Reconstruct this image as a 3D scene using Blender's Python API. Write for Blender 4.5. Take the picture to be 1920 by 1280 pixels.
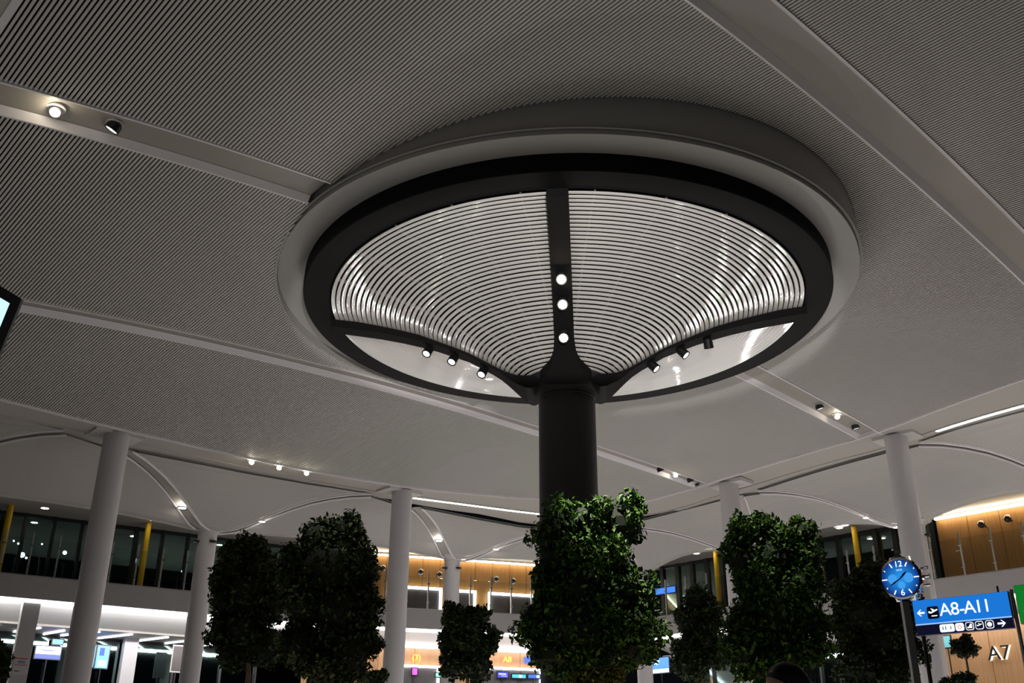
import bpy, math, random
import numpy as np
from mathutils import Vector, Matrix

for o in list(bpy.data.objects):
    bpy.data.objects.remove(o)
SC = bpy.context.scene
COL = SC.collection
random.seed(7)

# ------------------------------------------------------------------ camera
cam_data = bpy.data.cameras.new('camera')
cam = bpy.data.objects.new('camera', cam_data)
COL.objects.link(cam)
cam_data.sensor_width = 36.0
cam_data.lens = 1900.0 / 1920.0 * 36.0
cam_data.clip_start = 0.05
cam_data.clip_end = 300
R_ = Vector((0.99998783, -0.00200196, 0.00450809))
U_ = Vector((-0.00493262, -0.40585590, 0.91392377))
F_ = Vector((0.0, 0.91393489, 0.40586084))
m = Matrix((R_, U_, -F_)).transposed().to_4x4()
m.translation = Vector((0, 0, 1.2))
cam.matrix_world = m
SC.camera = cam

# ------------------------------------------------------------------ world, lights, exposure
world = bpy.data.worlds.new('night')
SC.world = world
world.use_nodes = True
wb = world.node_tree.nodes['Background']
wb.inputs['Color'].default_value = (0.35, 0.45, 0.6, 1)
wb.inputs['Strength'].default_value = 0.006
SC.view_settings.view_transform = 'Standard'
SC.view_settings.look = 'None'
SC.view_settings.exposure = 0.0
SC.view_settings.gamma = 1.0
SC.view_settings.use_curve_mapping = False
SC.cycles.use_denoising = True
SC.cycles.max_bounces = 6
SC.cycles.diffuse_bounces = 3
SC.cycles.glossy_bounces = 3
SC.cycles.transparent_max_bounces = 12
SC.cycles.sample_clamp_indirect = 3.0
SC.cycles.caustics_reflective = False
SC.cycles.caustics_refractive = False

def area_light(name, loc, rot, sx, sy, power, color=(1, 1, 1)):
    L = bpy.data.lights.new(name, 'AREA')
    L.shape = 'RECTANGLE'
    L.size = sx
    L.size_y = sy
    L.energy = power
    L.color = color
    o = bpy.data.objects.new(name, L)
    o.location = loc
    o.rotation_euler = rot
    COL.objects.link(o)
    return o
# upward fill lights added near the floor, standing in for its bounced light
area_light('hall_fill', (8.5, 23.5, 0.25), (math.pi, 0, 0), 24, 15, 880, (1.0, 0.965, 0.93))
area_light('hall_fill_near', (-3, 9, 0.25), (math.pi, 0, 0), 16, 12, 150, (1.0, 0.965, 0.93))

# uplights standing along the far side of the hall below the frame, aimed at the canopy
for i, (x, y) in enumerate([(-3.8, 28.9), (-3.0, 28.9), (-1.4, 31.5), (-.5, 31.0), (4.7, 29.6), (5.8, 28.0), (6.6, 27.6), (7.1, 28.2)]):
    L = bpy.data.lights.new('canopy_uplight', 'SPOT')
    L.energy = 270; L.spot_size = math.radians(35); L.spot_blend = 0.12; L.shadow_soft_size = 0.07
    L.color = (1.0, 0.97, 0.93)
    o = bpy.data.objects.new('canopy_uplight', L)
    o.location = (x, y, 2.0)
    o.rotation_euler = (Vector((0.91, 15.6, 9.25)) - Vector((x, y, 2.0))).to_track_quat('-Z', 'Y').to_euler()
    o.scale = (1, 0.5, 1)
    COL.objects.link(o)

# fill spot added near the camera to brighten the canopy slats
for x, y in ((0.7, -1.0),):
    L = bpy.data.lights.new('canopy_fill_spot', 'SPOT')
    L.energy = 5600; L.spot_size = math.radians(30.6); L.spot_blend = 0.05; L.shadow_soft_size = 0.1
    L.color = (1.0, 0.97, 0.93)
    o = bpy.data.objects.new('canopy_fill_spot', L)
    o.location = (x, y, 3.0)
    o.rotation_euler = (Vector((0.91, 15.2, 8.77)) - Vector((x, y, 3.0))).to_track_quat('-Z', 'Y').to_euler()
    o.scale = (1, 0.31, 1)
    COL.objects.link(o)

# ------------------------------------------------------------------ helpers
AX, AY = 0.914407, 15.755122
TH = 0.81070556
ST, CT = math.sin(TH), math.cos(TH)
CO = [10.956862, 0.289905, 0.804545, -0.491713, -0.386062, -0.393152, 0.075931, -0.181047, -0.301912, -0.042165]
K = 0.75
def ceil_z(u, v):
    a, b = u / K / 10, v / K / 10
    B = (1, a, b, a*a, a*b, b*b, a**3, a*a*b, a*b*b, b**3)
    return sum(c * q for c, q in zip(CO, B)) * K + 1.2
def W(u, v, z):
    return Vector((AX + u * ST + v * CT, AY + u * CT - v * ST, z))
def pol(az, r, z):
    a = math.radians(az)
    return Vector((AX + r * math.sin(a), AY + r * math.cos(a), z))

MATS = {}
def mat(name, col, rough=0.6, metal=0.0, emit=0.0, ecol=None, noise=0.0, nscale=6.0, spec=0.5, coat=0.0, bump=0.0):
    if name in MATS:
        return MATS[name]
    M = bpy.data.materials.new(name)
    M.use_nodes = True
    nt = M.node_tree
    b = nt.nodes['Principled BSDF']
    b.inputs['Base Color'].default_value = (*col, 1)
    b.inputs['Roughness'].default_value = rough
    b.inputs['Metallic'].default_value = metal
    b.inputs['Specular IOR Level'].default_value = spec
    b.inputs['Coat Weight'].default_value = coat
    if emit > 0:
        b.inputs['Emission Color'].default_value = (*(ecol or col), 1)
        b.inputs['Emission Strength'].default_value = emit
    if noise > 0 or bump > 0:
        tc = nt.nodes.new('ShaderNodeTexCoord')
        n = nt.nodes.new('ShaderNodeTexNoise')
        n.inputs['Scale'].default_value = nscale
        n.inputs['Detail'].default_value = 4
        nt.links.new(tc.outputs['Object'], n.inputs['Vector'])
        if noise > 0:
            r = nt.nodes.new('ShaderNodeMapRange')
            r.inputs['To Min'].default_value = 1 - noise
            r.inputs['To Max'].default_value = 1 + noise
            nt.links.new(n.outputs['Fac'], r.inputs['Value'])
            mx = nt.nodes.new('ShaderNodeMix')
            mx.data_type = 'RGBA'
            mx.blend_type = 'MULTIPLY'
            mx.inputs['Factor'].default_value = 1
            mx.inputs['A'].default_value = (*col, 1)
            nt.links.new(r.outputs['Result'], mx.inputs['B'])
            nt.links.new(mx.outputs['Result'], b.inputs['Base Color'])
        if bump > 0:
            bp = nt.nodes.new('ShaderNodeBump')
            bp.inputs['Strength'].default_value = bump
            nt.links.new(n.outputs['Fac'], bp.inputs['Height'])
            nt.links.new(bp.outputs['Normal'], b.inputs['Normal'])
    MATS[name] = M
    return M

def wood_mat(name, c1, c2):
    M = bpy.data.materials.new(name)
    M.use_nodes = True
    nt = M.node_tree
    b = nt.nodes['Principled BSDF']
    tc = nt.nodes.new('ShaderNodeTexCoord')
    mp = nt.nodes.new('ShaderNodeMapping')
    mp.inputs['Scale'].default_value = (9, 9, 0.5)
    n = nt.nodes.new('ShaderNodeTexNoise')
    n.inputs['Scale'].default_value = 3
    n.inputs['Detail'].default_value = 6
    cr = nt.nodes.new('ShaderNodeValToRGB')
    cr.color_ramp.elements[0].color = (*c1, 1)
    cr.color_ramp.elements[1].color = (*c2, 1)
    cr.color_ramp.elements[0].position = 0.3
    cr.color_ramp.elements[1].position = 0.7
    nt.links.new(tc.outputs['Object'], mp.inputs['Vector'])
    nt.links.new(mp.outputs['Vector'], n.inputs['Vector'])
    nt.links.new(n.outputs['Fac'], cr.inputs['Fac'])
    nt.links.new(cr.outputs['Color'], b.inputs['Base Color'])
    b.inputs['Roughness'].default_value = 0.45
    return M

def glass_mat(name, tint, gloss=0.12):
    M = bpy.data.materials.new(name)
    M.use_nodes = True
    nt = M.node_tree
    for n in list(nt.nodes):
        nt.nodes.remove(n)
    out = nt.nodes.new('ShaderNodeOutputMaterial')
    t = nt.nodes.new('ShaderNodeBsdfTransparent')
    t.inputs['Color'].default_value = (*tint, 1)
    g = nt.nodes.new('ShaderNodeBsdfGlossy')
    g.inputs['Roughness'].default_value = 0.03
    g.inputs['Color'].default_value = (0.5 + tint[0] * .4, 1, 0.95, 1) if tint[0] < .8 else (1, 1, 1, 1)
    fr = nt.nodes.new('ShaderNodeLayerWeight')
    fr.inputs['Blend'].default_value = gloss
    mx = nt.nodes.new('ShaderNodeMixShader')
    nt.links.new(fr.outputs['Fresnel'], mx.inputs['Fac'])
    nt.links.new(t.outputs[0], mx.inputs[1])
    nt.links.new(g.outputs[0], mx.inputs[2])
    nt.links.new(mx.outputs[0], out.inputs['Surface'])
    return M

M_slat = mat('slat_paint', (0.66, 0.635, 0.61), 0.55, noise=0.03, nscale=0.7)
M_plenum = mat('plenum_black', (0.008, 0.008, 0.009), 0.9, spec=0.1)
M_trim = mat('edge_trim_paint', (0.86, 0.83, 0.86), 0.4)
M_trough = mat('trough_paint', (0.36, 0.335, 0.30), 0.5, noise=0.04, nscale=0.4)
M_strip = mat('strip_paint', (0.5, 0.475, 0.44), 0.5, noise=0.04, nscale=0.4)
M_soffit = mat('soffit_white', (0.74, 0.73, 0.72), 0.5)
M_white = mat('plaster_white', (0.66, 0.645, 0.63), 0.55, noise=0.03, nscale=0.5)
M_shaft = mat('black_shaft', (0.030, 0.029, 0.032), 0.5, spec=0.3)
M_drum = mat('drum_paint', (0.41, 0.40, 0.39), 0.5)
M_black = mat('black_steel', (0.013, 0.0125, 0.013), 0.7, noise=0.1, nscale=1.5, spec=0.05)
M_black2 = mat('black_lamp', (0.012, 0.012, 0.014), 0.35)
M_column = mat('column_paint', (0.62, 0.60, 0.62), 0.5, noise=0.03, nscale=0.6)
M_fascia = mat('fascia_panel', (0.50, 0.485, 0.49), 0.4, noise=0.03)
M_steel = mat('brushed_steel', (0.6, 0.6, 0.6), 0.35, metal=0.8)
M_chrome = mat('chrome', (0.75, 0.75, 0.78), 0.12, metal=1.0)
M_wood = wood_mat('wall_veneer', (0.30, 0.145, 0.042), (0.39, 0.205, 0.066))
M_wood2 = wood_mat('wall_veneer_light', (0.36, 0.19, 0.08), (0.46, 0.26, 0.13))
M_glass = glass_mat('window_glass', (0.62, 0.74, 0.72), 0.62)
M_glass2 = glass_mat('balustrade_glass', (0.90, 0.93, 0.92), 0.12)
M_mull = mat('mullion_dark', (0.018, 0.02, 0.022), 0.4)
M_yellow = mat('yellow_paint', (0.85, 0.52, 0.015), 0.4)
M_floor = mat('floor_stone', (0.42, 0.40, 0.37), 0.35, noise=0.08, nscale=0.8)
M_led = mat('led_white', (1, 1, 1), emit=9.0, ecol=(1.0, 0.98, 0.95))
M_ledwarm = mat('led_warm', (1, 1, 1), emit=9.0, ecol=(1.0, 0.84, 0.58))
M_ledlow = mat('led_line', (1, 1, 1), emit=5.0, ecol=(0.95, 0.92, 1.0))
M_lens = mat('lamp_lens', (1, 1, 1), emit=14.0, ecol=(1.0, 0.93, 0.80))
M_lenshot = mat('lamp_lens_hot', (1, 1, 1), emit=60.0, ecol=(1.0, 0.88, 0.62))
M_lensdim = mat('lamp_lens_dim', (1, 1, 1), emit=1.1, ecol=(1.0, 0.98, 0.95))

ORG = {}
class MB:
    def __init__(s):
        s.v = []; s.f = []
    def add(s, vs, fs):
        n = len(s.v)
        s.v += [tuple(q) for q in vs]
        s.f += [tuple(i + n for i in q) for q in fs]
    def box(s, c, sx, sy, sz, ax=None, ay=None, az=None):
        ax = Vector(ax or (1, 0, 0)); ay = Vector(ay or (0, 1, 0)); az = Vector(az or (0, 0, 1))
        c = Vector(c)
        vs = [c + ax * (sx/2*i) + ay * (sy/2*j) + az * (sz/2*k) for k in (-1, 1) for j in (-1, 1) for i in (-1, 1)]
        s.add(vs, [(0, 2, 3, 1), (4, 5, 7, 6), (0, 1, 5, 4), (2, 6, 7, 3), (0, 4, 6, 2), (1, 3, 7, 5)])
    def tube(s, path, r, n=8, caps=True):
        path = [Vector(q) for q in path]
        rs = r if isinstance(r, (list, tuple)) else [r] * len(path)
        vs = []; fs = []
        for i, q in enumerate(path):
            t = (path[min(i+1, len(path)-1)] - path[max(i-1, 0)]).normalized()
            a = t.orthogonal().normalized() if i == 0 else (pa - t * pa.dot(t)).normalized()
            pa = a
            b = t.cross(a)
            for k in range(n):
                an = 2 * math.pi * k / n
                vs.append(q + (a * math.cos(an) + b * math.sin(an)) * rs[i])
        for i in range(len(path) - 1):
            for k in range(n):
                k2 = (k + 1) % n
                fs.append((i*n+k, i*n+k2, (i+1)*n+k2, (i+1)*n+k))
        if caps:
            fs.append(tuple(range(n))[::-1])
            fs.append(tuple((len(path)-1)*n + k for k in range(n)))
        s.add(vs, fs)
    def lathe(s, prof, c=(0, 0, 0), n=48, closed=False, axis=None):
        c = Vector(c)
        if axis is None:
            ex, ey, ez = Vector((1, 0, 0)), Vector((0, 1, 0)), Vector((0, 0, 1))
        else:
            ez = Vector(axis).normalized(); ex = ez.orthogonal().normalized(); ey = ez.cross(ex)
        vs = []; fs = []; P = len(prof)
        for k in range(n):
            a = 2 * math.pi * k / n
            for r, z in prof:
                vs.append(c + (ex * math.cos(a) + ey * math.sin(a)) * r + ez * z)
        for k in range(n):
            k2 = (k + 1) % n
            for i in range(P if closed else P - 1):
                j = (i + 1) % P
                fs.append((k*P+i, k2*P+i, k2*P+j, k*P+j))
        s.add(vs, fs)
    def grid(s, rows):
        n = len(rows[0]); vs = [q for r in rows for q in r]; fs = []
        for i in range(len(rows) - 1):
            for j in range(n - 1):
                fs.append((i*n+j, i*n+j+1, (i+1)*n+j+1, (i+1)*n+j))
        s.add(vs, fs)
    def poly(s, pts):
        s.add(pts, [tuple(range(len(pts)))])
    def prism(s, pts, d):
        d = Vector(d); n = len(pts)
        pts = [Vector(q) for q in pts]
        vs = pts + [q + d for q in pts]
        fs = [tuple(range(n))[::-1], tuple(range(n, 2*n))] + [(i, (i+1) % n, (i+1) % n + n, i + n) for i in range(n)]
        s.add(vs, fs)
    def sweep(s, path, prof, side=None, caps=True):
        """profile of (sideways, up) offsets carried along path"""
        path = [Vector(q) for q in path]; P = len(prof); vs = []; fs = []
        for i, q in enumerate(path):
            t = path[min(i+1, len(path)-1)] - path[max(i-1, 0)]
            t.z = 0
            sd = Vector((t.y, -t.x, 0)).normalized() if side is None else Vector(side)
            for a, b in prof:
                vs.append(q + sd * a + Vector((0, 0, b)))
        for i in range(len(path) - 1):
            for k in range(P):
                k2 = (k + 1) % P
                fs.append((i*P+k, i*P+k2, (i+1)*P+k2, (i+1)*P+k))
        if caps:
            fs.append(tuple(range(P))[::-1]); fs.append(tuple((len(path)-1)*P + k for k in range(P)))
        s.add(vs, fs)
    def mesh(s, name, mt, smooth=False, org=(0, 0, 0)):
        me = bpy.data.meshes.new(name)
        ox, oy, oz = org
        me.from_pydata([(x-ox, y-oy, z-oz) for x, y, z in s.v], [], s.f)
        me.materials.append(mt)
        if smooth:
            me.shade_smooth()
        me.update()
        return me
    def build(s, name, mt, parent=None, smooth=False, **kw):
        org = ORG.get(parent.name, (0, 0, 0)) if parent else kw.pop('loc', (0, 0, 0))
        o = bpy.data.objects.new(name, s.mesh(name, mt, smooth, org))
        COL.objects.link(o)
        if parent:
            o.parent = parent
        else:
            o.location = org
        ORG[o.name] = tuple(org)
        return tag(o, **kw)
def tag(o, label=None, cat=None, group=None, kind=None):
    if label: o['label'] = label
    if cat: o['category'] = cat
    if group: o['group'] = group
    if kind: o['kind'] = kind
    return o
def thing(name, label, cat, loc=(0, 0, 0), group=None, kind=None):
    o = bpy.data.objects.new(name, None)
    COL.objects.link(o)
    o.location = loc
    o.empty_display_size = 0.2
    ORG[o.name] = tuple(loc)
    return tag(o, label, cat, group, kind)
def copy_tree(o, parent=None):
    c = o.copy()
    COL.objects.link(c)
    if parent is not None:
        c.parent = parent
    for ch in list(o.children):
        copy_tree(ch, c)
    return c
def text(name, body, size, loc, xd, yd, mt, parent=None, depth=0.004, align='CENTER', **kw):
    cu = bpy.data.curves.new(name, 'FONT')
    cu.body = body; cu.size = size; cu.extrude = depth
    cu.align_x = align; cu.align_y = 'CENTER'
    cu.materials.append(mt)
    o = bpy.data.objects.new(name, cu)
    COL.objects.link(o)
    bpy.context.view_layer.update()
    me = bpy.data.meshes.new_from_object(o.evaluated_get(bpy.context.evaluated_depsgraph_get()))
    bpy.data.objects.remove(o)
    bpy.data.curves.remove(cu)
    o = bpy.data.objects.new(name, me)
    COL.objects.link(o)
    xd = Vector(xd).normalized(); yd = Vector(yd).normalized(); zd = xd.cross(yd)
    M = Matrix((xd, yd, zd)).transposed().to_4x4()
    M.translation = Vector(loc) - Vector(ORG.get(parent.name, (0, 0, 0)) if parent else (0, 0, 0))
    if parent: o.parent = parent
    o.matrix_local = M
    return tag(o, **kw)

class Frame:
    """a straight run of wall: s along it, out behind its face"""
    def __init__(s, o, t, n):
        s.o = Vector((*o, 0)); s.t = Vector((*t, 0)).normalized(); s.n = Vector((s.t.y * -1, s.t.x, 0))
        if s.n.dot(Vector((*n, 0))) < 0: s.n = -s.n
    def p(s, a, z, out=0.0):
        return s.o + s.t * a + s.n * out + Vector((0, 0, z))
    def bx(s, mb, a0, a1, z0, z1, o0, o1):
        mb.box(s.p((a0+a1)/2, (z0+z1)/2, (o0+o1)/2), abs(a1-a0), abs(o1-o0), abs(z1-z0), s.t, s.n)

# ------------------------------------------------------------------ floor
b = MB(); b.box((2, 18, -0.1), 70, 70, 0.2)
b.build('floor', M_floor, kind='structure', label='pale polished stone floor of the terminal hall')

# ------------------------------------------------------------------ slatted ceiling
def spl(tab):
    xs = [q[0] for q in tab]; ys = [q[1] for q in tab]
    return lambda x: float(np.interp(x, xs, ys))
E3 = spl([(-11, -8.2), (-8.5, -8.5), (-6.13, -8.98), (-4.8, -9.26), (-3.4, -9.48), (-1.8, -9.62), (-.26, -9.67), (1, -9.66), (2.09, -9.6), (3.81, -9.41), (4.6, -9.25), (6.95, -8.6), (9, -7.8), (10.4, -7.15)])
RE = spl([(-7.15, 10.4), (-6.92, 10.56), (-5.49, 10.88), (-4.83, 10.93), (-3.14, 11.0), (-.63, 10.92), (.04, 10.8), (.75, 10.62), (3.97, 9.56), (5.5, 8.95), (6.2, 8.65), (8.6, 7.6)])
RD = 4.8734
U_L = -9.64
PITCH = 0.054
def re_vmax(u):      # where a slat at u meets the right-hand edge
    vs = np.linspace(-3.1, 8.6, 400)
    ok = [v for v in vs if RE(v) >= u]
    return max(ok) if ok else -9
def re_vmin(u):
    if u < 10.4: return -99
    vs = np.linspace(-7.15, -3.1, 200)
    ok = [v for v in vs if RE(v) >= u]
    return min(ok) if ok else 9
def slat_add(mb, u, v0, v1):
    if v1 - v0 < 0.03: return
    n = max(2, int((v1 - v0) / 0.45) + 1)
    rows = []
    w, h = 0.0295, 0.024
    for i in range(n + 1):
        v = v0 + (v1 - v0) * i / n
        z = ceil_z(u, v)
        rows.append([W(u - w/2, v, z + h), W(u - w/2, v, z), W(u + w/2, v, z), W(u + w/2, v, z + h)])
    mb.grid(rows)
def pieces(u, v0, v1):
    if abs(u) >= RD: return [(v0, v1)]
    c = math.sqrt(RD * RD - u * u) + 0.015
    return [q for q in ((v0, min(v1, -c)), (max(v0, c), v1)) if q[1] > q[0]]
V_S2L, V_S2U, V_S1L, V_S1U, V_S0L, V_S0U = -5.393, -5.011, -0.486, 0.112, 5.54, 6.214
panels = [
    # label, u range, v limits, u range of the singly built slats
    ('slatted ceiling panel in front of the round canopy, between the two recessed strips', U_L, 10.9, lambda u: V_S1U, lambda u: min(V_S0L, re_vmax(u)), -4.6, 'A'),
    ('slatted ceiling panel left of the round canopy, below the spotlight strip', U_L, 11.0, lambda u: V_S2U, lambda u: V_S1L, -4.6, 'B'),
    ('slatted ceiling panel along the left columns', U_L, 10.9, lambda u: max(E3(u), re_vmin(u)), lambda u: V_S2L, -99, 'C'),
    ('slatted ceiling panel in the upper right corner beyond the wide strip', -3.6, 8.6, lambda u: V_S0U, lambda u: min(8.6, re_vmax(u)), 0.4, 'D'),
]
def vline(mb, us, vf, dz, prof_side, prof, extra=None):
    path = [W(u, vf(u), ceil_z(u, vf(u)) + dz) for u in us]
    mb.sweep(path, prof)
for lab, u0, u1, vlo, vhi, ulim, tag_ in panels:
    back = MB()
    nu, nv = 80, 20
    rows = []
    for i in range(nu + 1):
        u = u0 + (u1 - u0) * i / nu
        a, c = vlo(u), max(vhi(u), vlo(u))
        rows.append([W(u, a + (c - a) * j / nv, ceil_z(u, a + (c - a) * j / nv) + 0.028) for j in range(nv + 1)])
    back.grid(rows)
    ins = [((q[0]-AX)**2 + (q[1]-AY)**2) < RD * RD for q in back.v]
    back.f = [q for q in back.f if not any(ins[i] for i in q)]
    P = back.build('ceiling', M_plenum, kind='structure', label=lab)
    rest = MB()
    n = int((u1 - u0) / PITCH)
    for i in range(n):
        u = u0 + (i + 0.5) * PITCH
        for a, c in pieces(u, vlo(u), vhi(u)):
            if u < ulim:
                s = MB(); slat_add(s, u, a, c)
                if s.f: s.build('slat', M_slat, P)
            else:
                slat_add(rest, u, a, c)
    rest.build('slats', M_slat, P, kind='stuff')

def lip(us, v, P, t0, up=0.2, low=-0.02, th=0.03):
    """upright edge plate along u at constant v, broken by the drum"""
    runs = [[]]
    for u in us:
        if abs(u) < RD and u * u + v * v < (RD - 0.01) ** 2:
            if runs[-1]: runs.append([])
            continue
        runs[-1].append(u)
    for r in runs:
        if len(r) > 1:
            mb = MB()
            mb.sweep([W(u, v, ceil_z(u, v)) for u in r], [(-th/2, low), (th/2, low), (th/2, up), (-th/2, up)])
            mb.build('edge_trim', M_trim, P)
US = list(np.linspace(U_L, 10.95, 150))
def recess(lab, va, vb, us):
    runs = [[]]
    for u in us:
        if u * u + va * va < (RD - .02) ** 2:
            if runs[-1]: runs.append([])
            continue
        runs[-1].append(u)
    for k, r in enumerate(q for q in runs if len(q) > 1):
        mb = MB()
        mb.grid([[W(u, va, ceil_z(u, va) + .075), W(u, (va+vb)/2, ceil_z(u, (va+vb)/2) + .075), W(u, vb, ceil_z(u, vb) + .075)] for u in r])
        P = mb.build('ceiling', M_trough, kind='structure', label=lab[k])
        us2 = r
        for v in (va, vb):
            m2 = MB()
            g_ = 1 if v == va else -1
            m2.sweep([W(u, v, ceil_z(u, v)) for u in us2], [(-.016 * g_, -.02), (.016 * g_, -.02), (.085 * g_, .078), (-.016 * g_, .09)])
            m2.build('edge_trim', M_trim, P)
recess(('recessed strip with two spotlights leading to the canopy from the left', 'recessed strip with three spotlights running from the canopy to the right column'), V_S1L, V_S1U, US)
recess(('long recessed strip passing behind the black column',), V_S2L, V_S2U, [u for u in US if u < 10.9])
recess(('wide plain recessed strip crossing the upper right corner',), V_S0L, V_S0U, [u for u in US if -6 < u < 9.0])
# panel end at the far left
mb = MB()
mb.sweep([W(U_L, v, ceil_z(U_L, v)) for v in np.linspace(-8.3, 5.5, 30)], [(-.03, -.02), (.05, -.02), (.05, .02), (-.03, .02)])
mb.build('ceiling', M_trim, kind='structure', label='pale edge beam closing the slatted ceiling at the upper left corner')
mb = MB()
mb.grid([[W(U_L - 2.5, v, ceil_z(U_L, v) - .01), W(U_L - .02, v, ceil_z(U_L, v) - .01)] for v in np.linspace(-8.3, 5.5, 30)])
mb.build('ceiling', M_strip, kind='structure', label='plain ceiling strip beyond the slats at the upper left corner')

# plain soffit between the slats and the side vaults
CL = spl([(-11, -9.0), (-8.5, -9.3), (-5.83, -9.85), (-3.67, -10.18), (-2, -10.42), (.31, -10.61), (2, -10.56), (3.55, -10.36), (4.88, -10.02), (7.53, -9.22), (9.5, -8.5), (11.1, -7.9)])
CR = spl([(-7.9, 11.1), (-7.61, 11.5), (-6.69, 11.95), (-4, 12.15), (-.66, 12.12), (.3, 11.9), (1.19, 11.57), (3.47, 10.85), (5.5, 10.1)])
def zl(u): return ceil_z(u, -9.3) if u < 9 else ceil_z(9, -9.3) + (u - 9) * 0.10
def zr(v): return ceil_z(10.65, v)
pairs = []
for u in np.linspace(-10.5, 9.4, 60):
    pairs.append((W(u, E3(u), ceil_z(u, E3(u))), W(u, CL(u), zl(u))))
for t in np.linspace(0.1, 1, 6):
    e0, e1 = (9.4, E3(9.4)), (RE(-6.6), -6.6); c0, c1 = (9.4, CL(9.4)), (CR(-6.8), -6.8)
    q = e0[0] + (e1[0]-e0[0])*t, e0[1] + (e1[1]-e0[1])*t
    k = c0[0] + (c1[0]-c0[0])*t, c0[1] + (c1[1]-c0[1])*t
    s = math.sin(t * math.pi)
    q = (q[0] + .25*s, q[1] - .1*s); k = (k[0] + .5*s, k[1] - .3*s)
    zz = zl(9.4) * (1-t) + zr(-6.7) * t
    pairs.append((W(*q, ceil_z(*q)), W(*k, zz)))
for v in np.linspace(-6.4, 5.5, 40):
    pairs.append((W(RE(v), v, ceil_z(RE(v), v)), W(CR(v), v, zr(v))))
mb = MB(); mb.grid([[a + Vector((0, 0, .05)), a * .5 + c * .5 + Vector((0, 0, .03)), c] for a, c in pairs])
SOF = mb.build('ceiling', M_strip, kind='structure', label='plain soffit band running round the hall above the white columns')
mb = MB(); mb.sweep([a for a, c in pairs], [(-.02, -.03), (.02, -.03), (.02, .16), (-.02, .16)])
mb.build('edge_trim', M_trim, SOF)
mb = MB(); mb.sweep([c for a, c in pairs], [(-.03, -.02), (.03, -.02), (.03, .14), (-.03, .14)])
mb.build('cove_lip', M_strip, SOF)
# dark groove between soffit and vaults
mb = MB(); mb.sweep([c + Vector((0, 0, .2)) for a, c in pairs], [(-.25, 0), (.25, 0), (.25, .03), (-.25, .03)])
mb.build('shadow_groove', M_plenum, SOF)

# drum above the canopy
mb = MB()
mb.lathe([(4.20, 8.985), (4.873, 8.975), (4.873, 10.3)], (AX, AY, 0), 128)
mb.build('ceiling', M_drum, smooth=False, kind='structure', label='round dropped drum of the ceiling around the black canopy ring')

mb = MB()
rows = [[], [], []]
for k in range(129):
    a = 2 * math.pi * k / 128
    u, v = RD * math.cos(a), RD * math.sin(a)
    z = ceil_z(u, v)
    for r, (f_, zz) in zip(rows, ((1.0, 10.3), (1.0, (z - .012 if z < 8.985 else 9.05)), (1.008, (z - .012 if z < 8.985 else 9.05)))):
        q = W(u * f_ * 1.0015, v * f_ * 1.0015, zz); r.append(q)
mb.grid(rows)
mb.build('ceiling', M_drum, kind='structure', label='slim collar where the slatted ceiling meets the round drum')

# ------------------------------------------------------------------ canopy column
C = thing('canopy_column', 'black column flaring into a round slatted canopy in the middle of the hall', 'column', (AX, AY, 0), kind='thing')
mb = MB(); mb.lathe([(0.0, 0), (.468, 0), (.468, 7.12), (.475, 7.125), (.475, 7.15), (.47, 7.155), (.50, 7.22), (.55, 7.30), (.62, 7.38), (.70, 7.44), (0, 7.5)], (AX, AY, 0), 64)
sh = mb.build('shaft', M_shaft, C, smooth=False)
mb = MB(); mb.lathe([(4.004, 8.70), (4.425, 8.70), (4.436, 8.715), (4.436, 8.985), (4.02, 8.985), (4.004, 8.95)], (AX, AY, 0), 160, closed=True)
mb.build('ring_beam', M_black, C)
PROF = [(3.985, 8.68), (3.6, 8.625), (3.0, 8.495), (2.5, 8.35), (1.9, 8.105), (1.42, 7.865), (1.05, 7.645), (.82, 7.51), (.66, 7.44)]
pr = np.array(PROF)
seg = np.r_[0, np.cumsum(np.hypot(*np.diff(pr, axis=0).T))]
def prof_at(d):
    r = float(np.interp(d, seg, pr[:, 0])); z = float(np.interp(d, seg, pr[:, 1]))
    e = 0.06
    t = np.array([np.interp(d+e, seg, pr[:, 0]) - np.interp(d-e, seg, pr[:, 0]), np.interp(d+e, seg, pr[:, 1]) - np.interp(d-e, seg, pr[:, 1])])
    t /= np.linalg.norm(t)
    return r, z, t, np.array([-t[1], t[0]]) * (1 if t[0] > 0 else -1)
M_ring = mat('canopy_slat_enamel', (0.70, 0.68, 0.655), 0.45, coat=1.0)
M_ring.node_tree.nodes['Principled BSDF'].inputs['Coat Roughness'].default_value = 0.02
NR = 42
for i in range(NR):
    r, z, t, n = prof_at(seg[-1] * (i + .5) / NR)
    if n[1] > 0: n = -n
    a, h = 0.0335, 0.013
    ring = []
    a = .030
    for x, y in ((-a, -.004), (-a - .002, .016), (-a + .007, .021), (-a + .015, .011), (-.2 * a, .012), (.5 * a, .009), (a, 0), (a, -.008)):
        q = t * x + n * y
        ring.append((r + q[0], z + q[1]))
    mb = MB(); mb.lathe(ring, (AX, AY, 0), 128)
    mb.build('slat_ring', M_ring, C, smooth=True)
mb = MB(); mb.lathe([(r, z + .13) for r, z in PROF], (AX, AY, 0), 64)
mb.build('canopy_backing', mat('canopy_dark', (0.012, 0.012, 0.012), 0.9, spec=0.1), C, smooth=True)
M_bar = mat('support_bar_grey', (0.16, 0.155, 0.15), 0.5)
for k in range(24):
    az = 4.4 + 7.5 + 15 * k
    mb = MB()
    pa = [pol(az, r, z + .03) for r, z in [(3.93, 8.672)] + PROF[1:-1]]
    sd = pol(az + 90, 1, 0) - Vector((AX, AY, 0))
    mb.sweep(pa, [(-.012, 0), (.012, 0), (.012, .05), (-.012, .05)], side=sd)
    mb.build('support_bar', M_bar, C)
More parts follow.
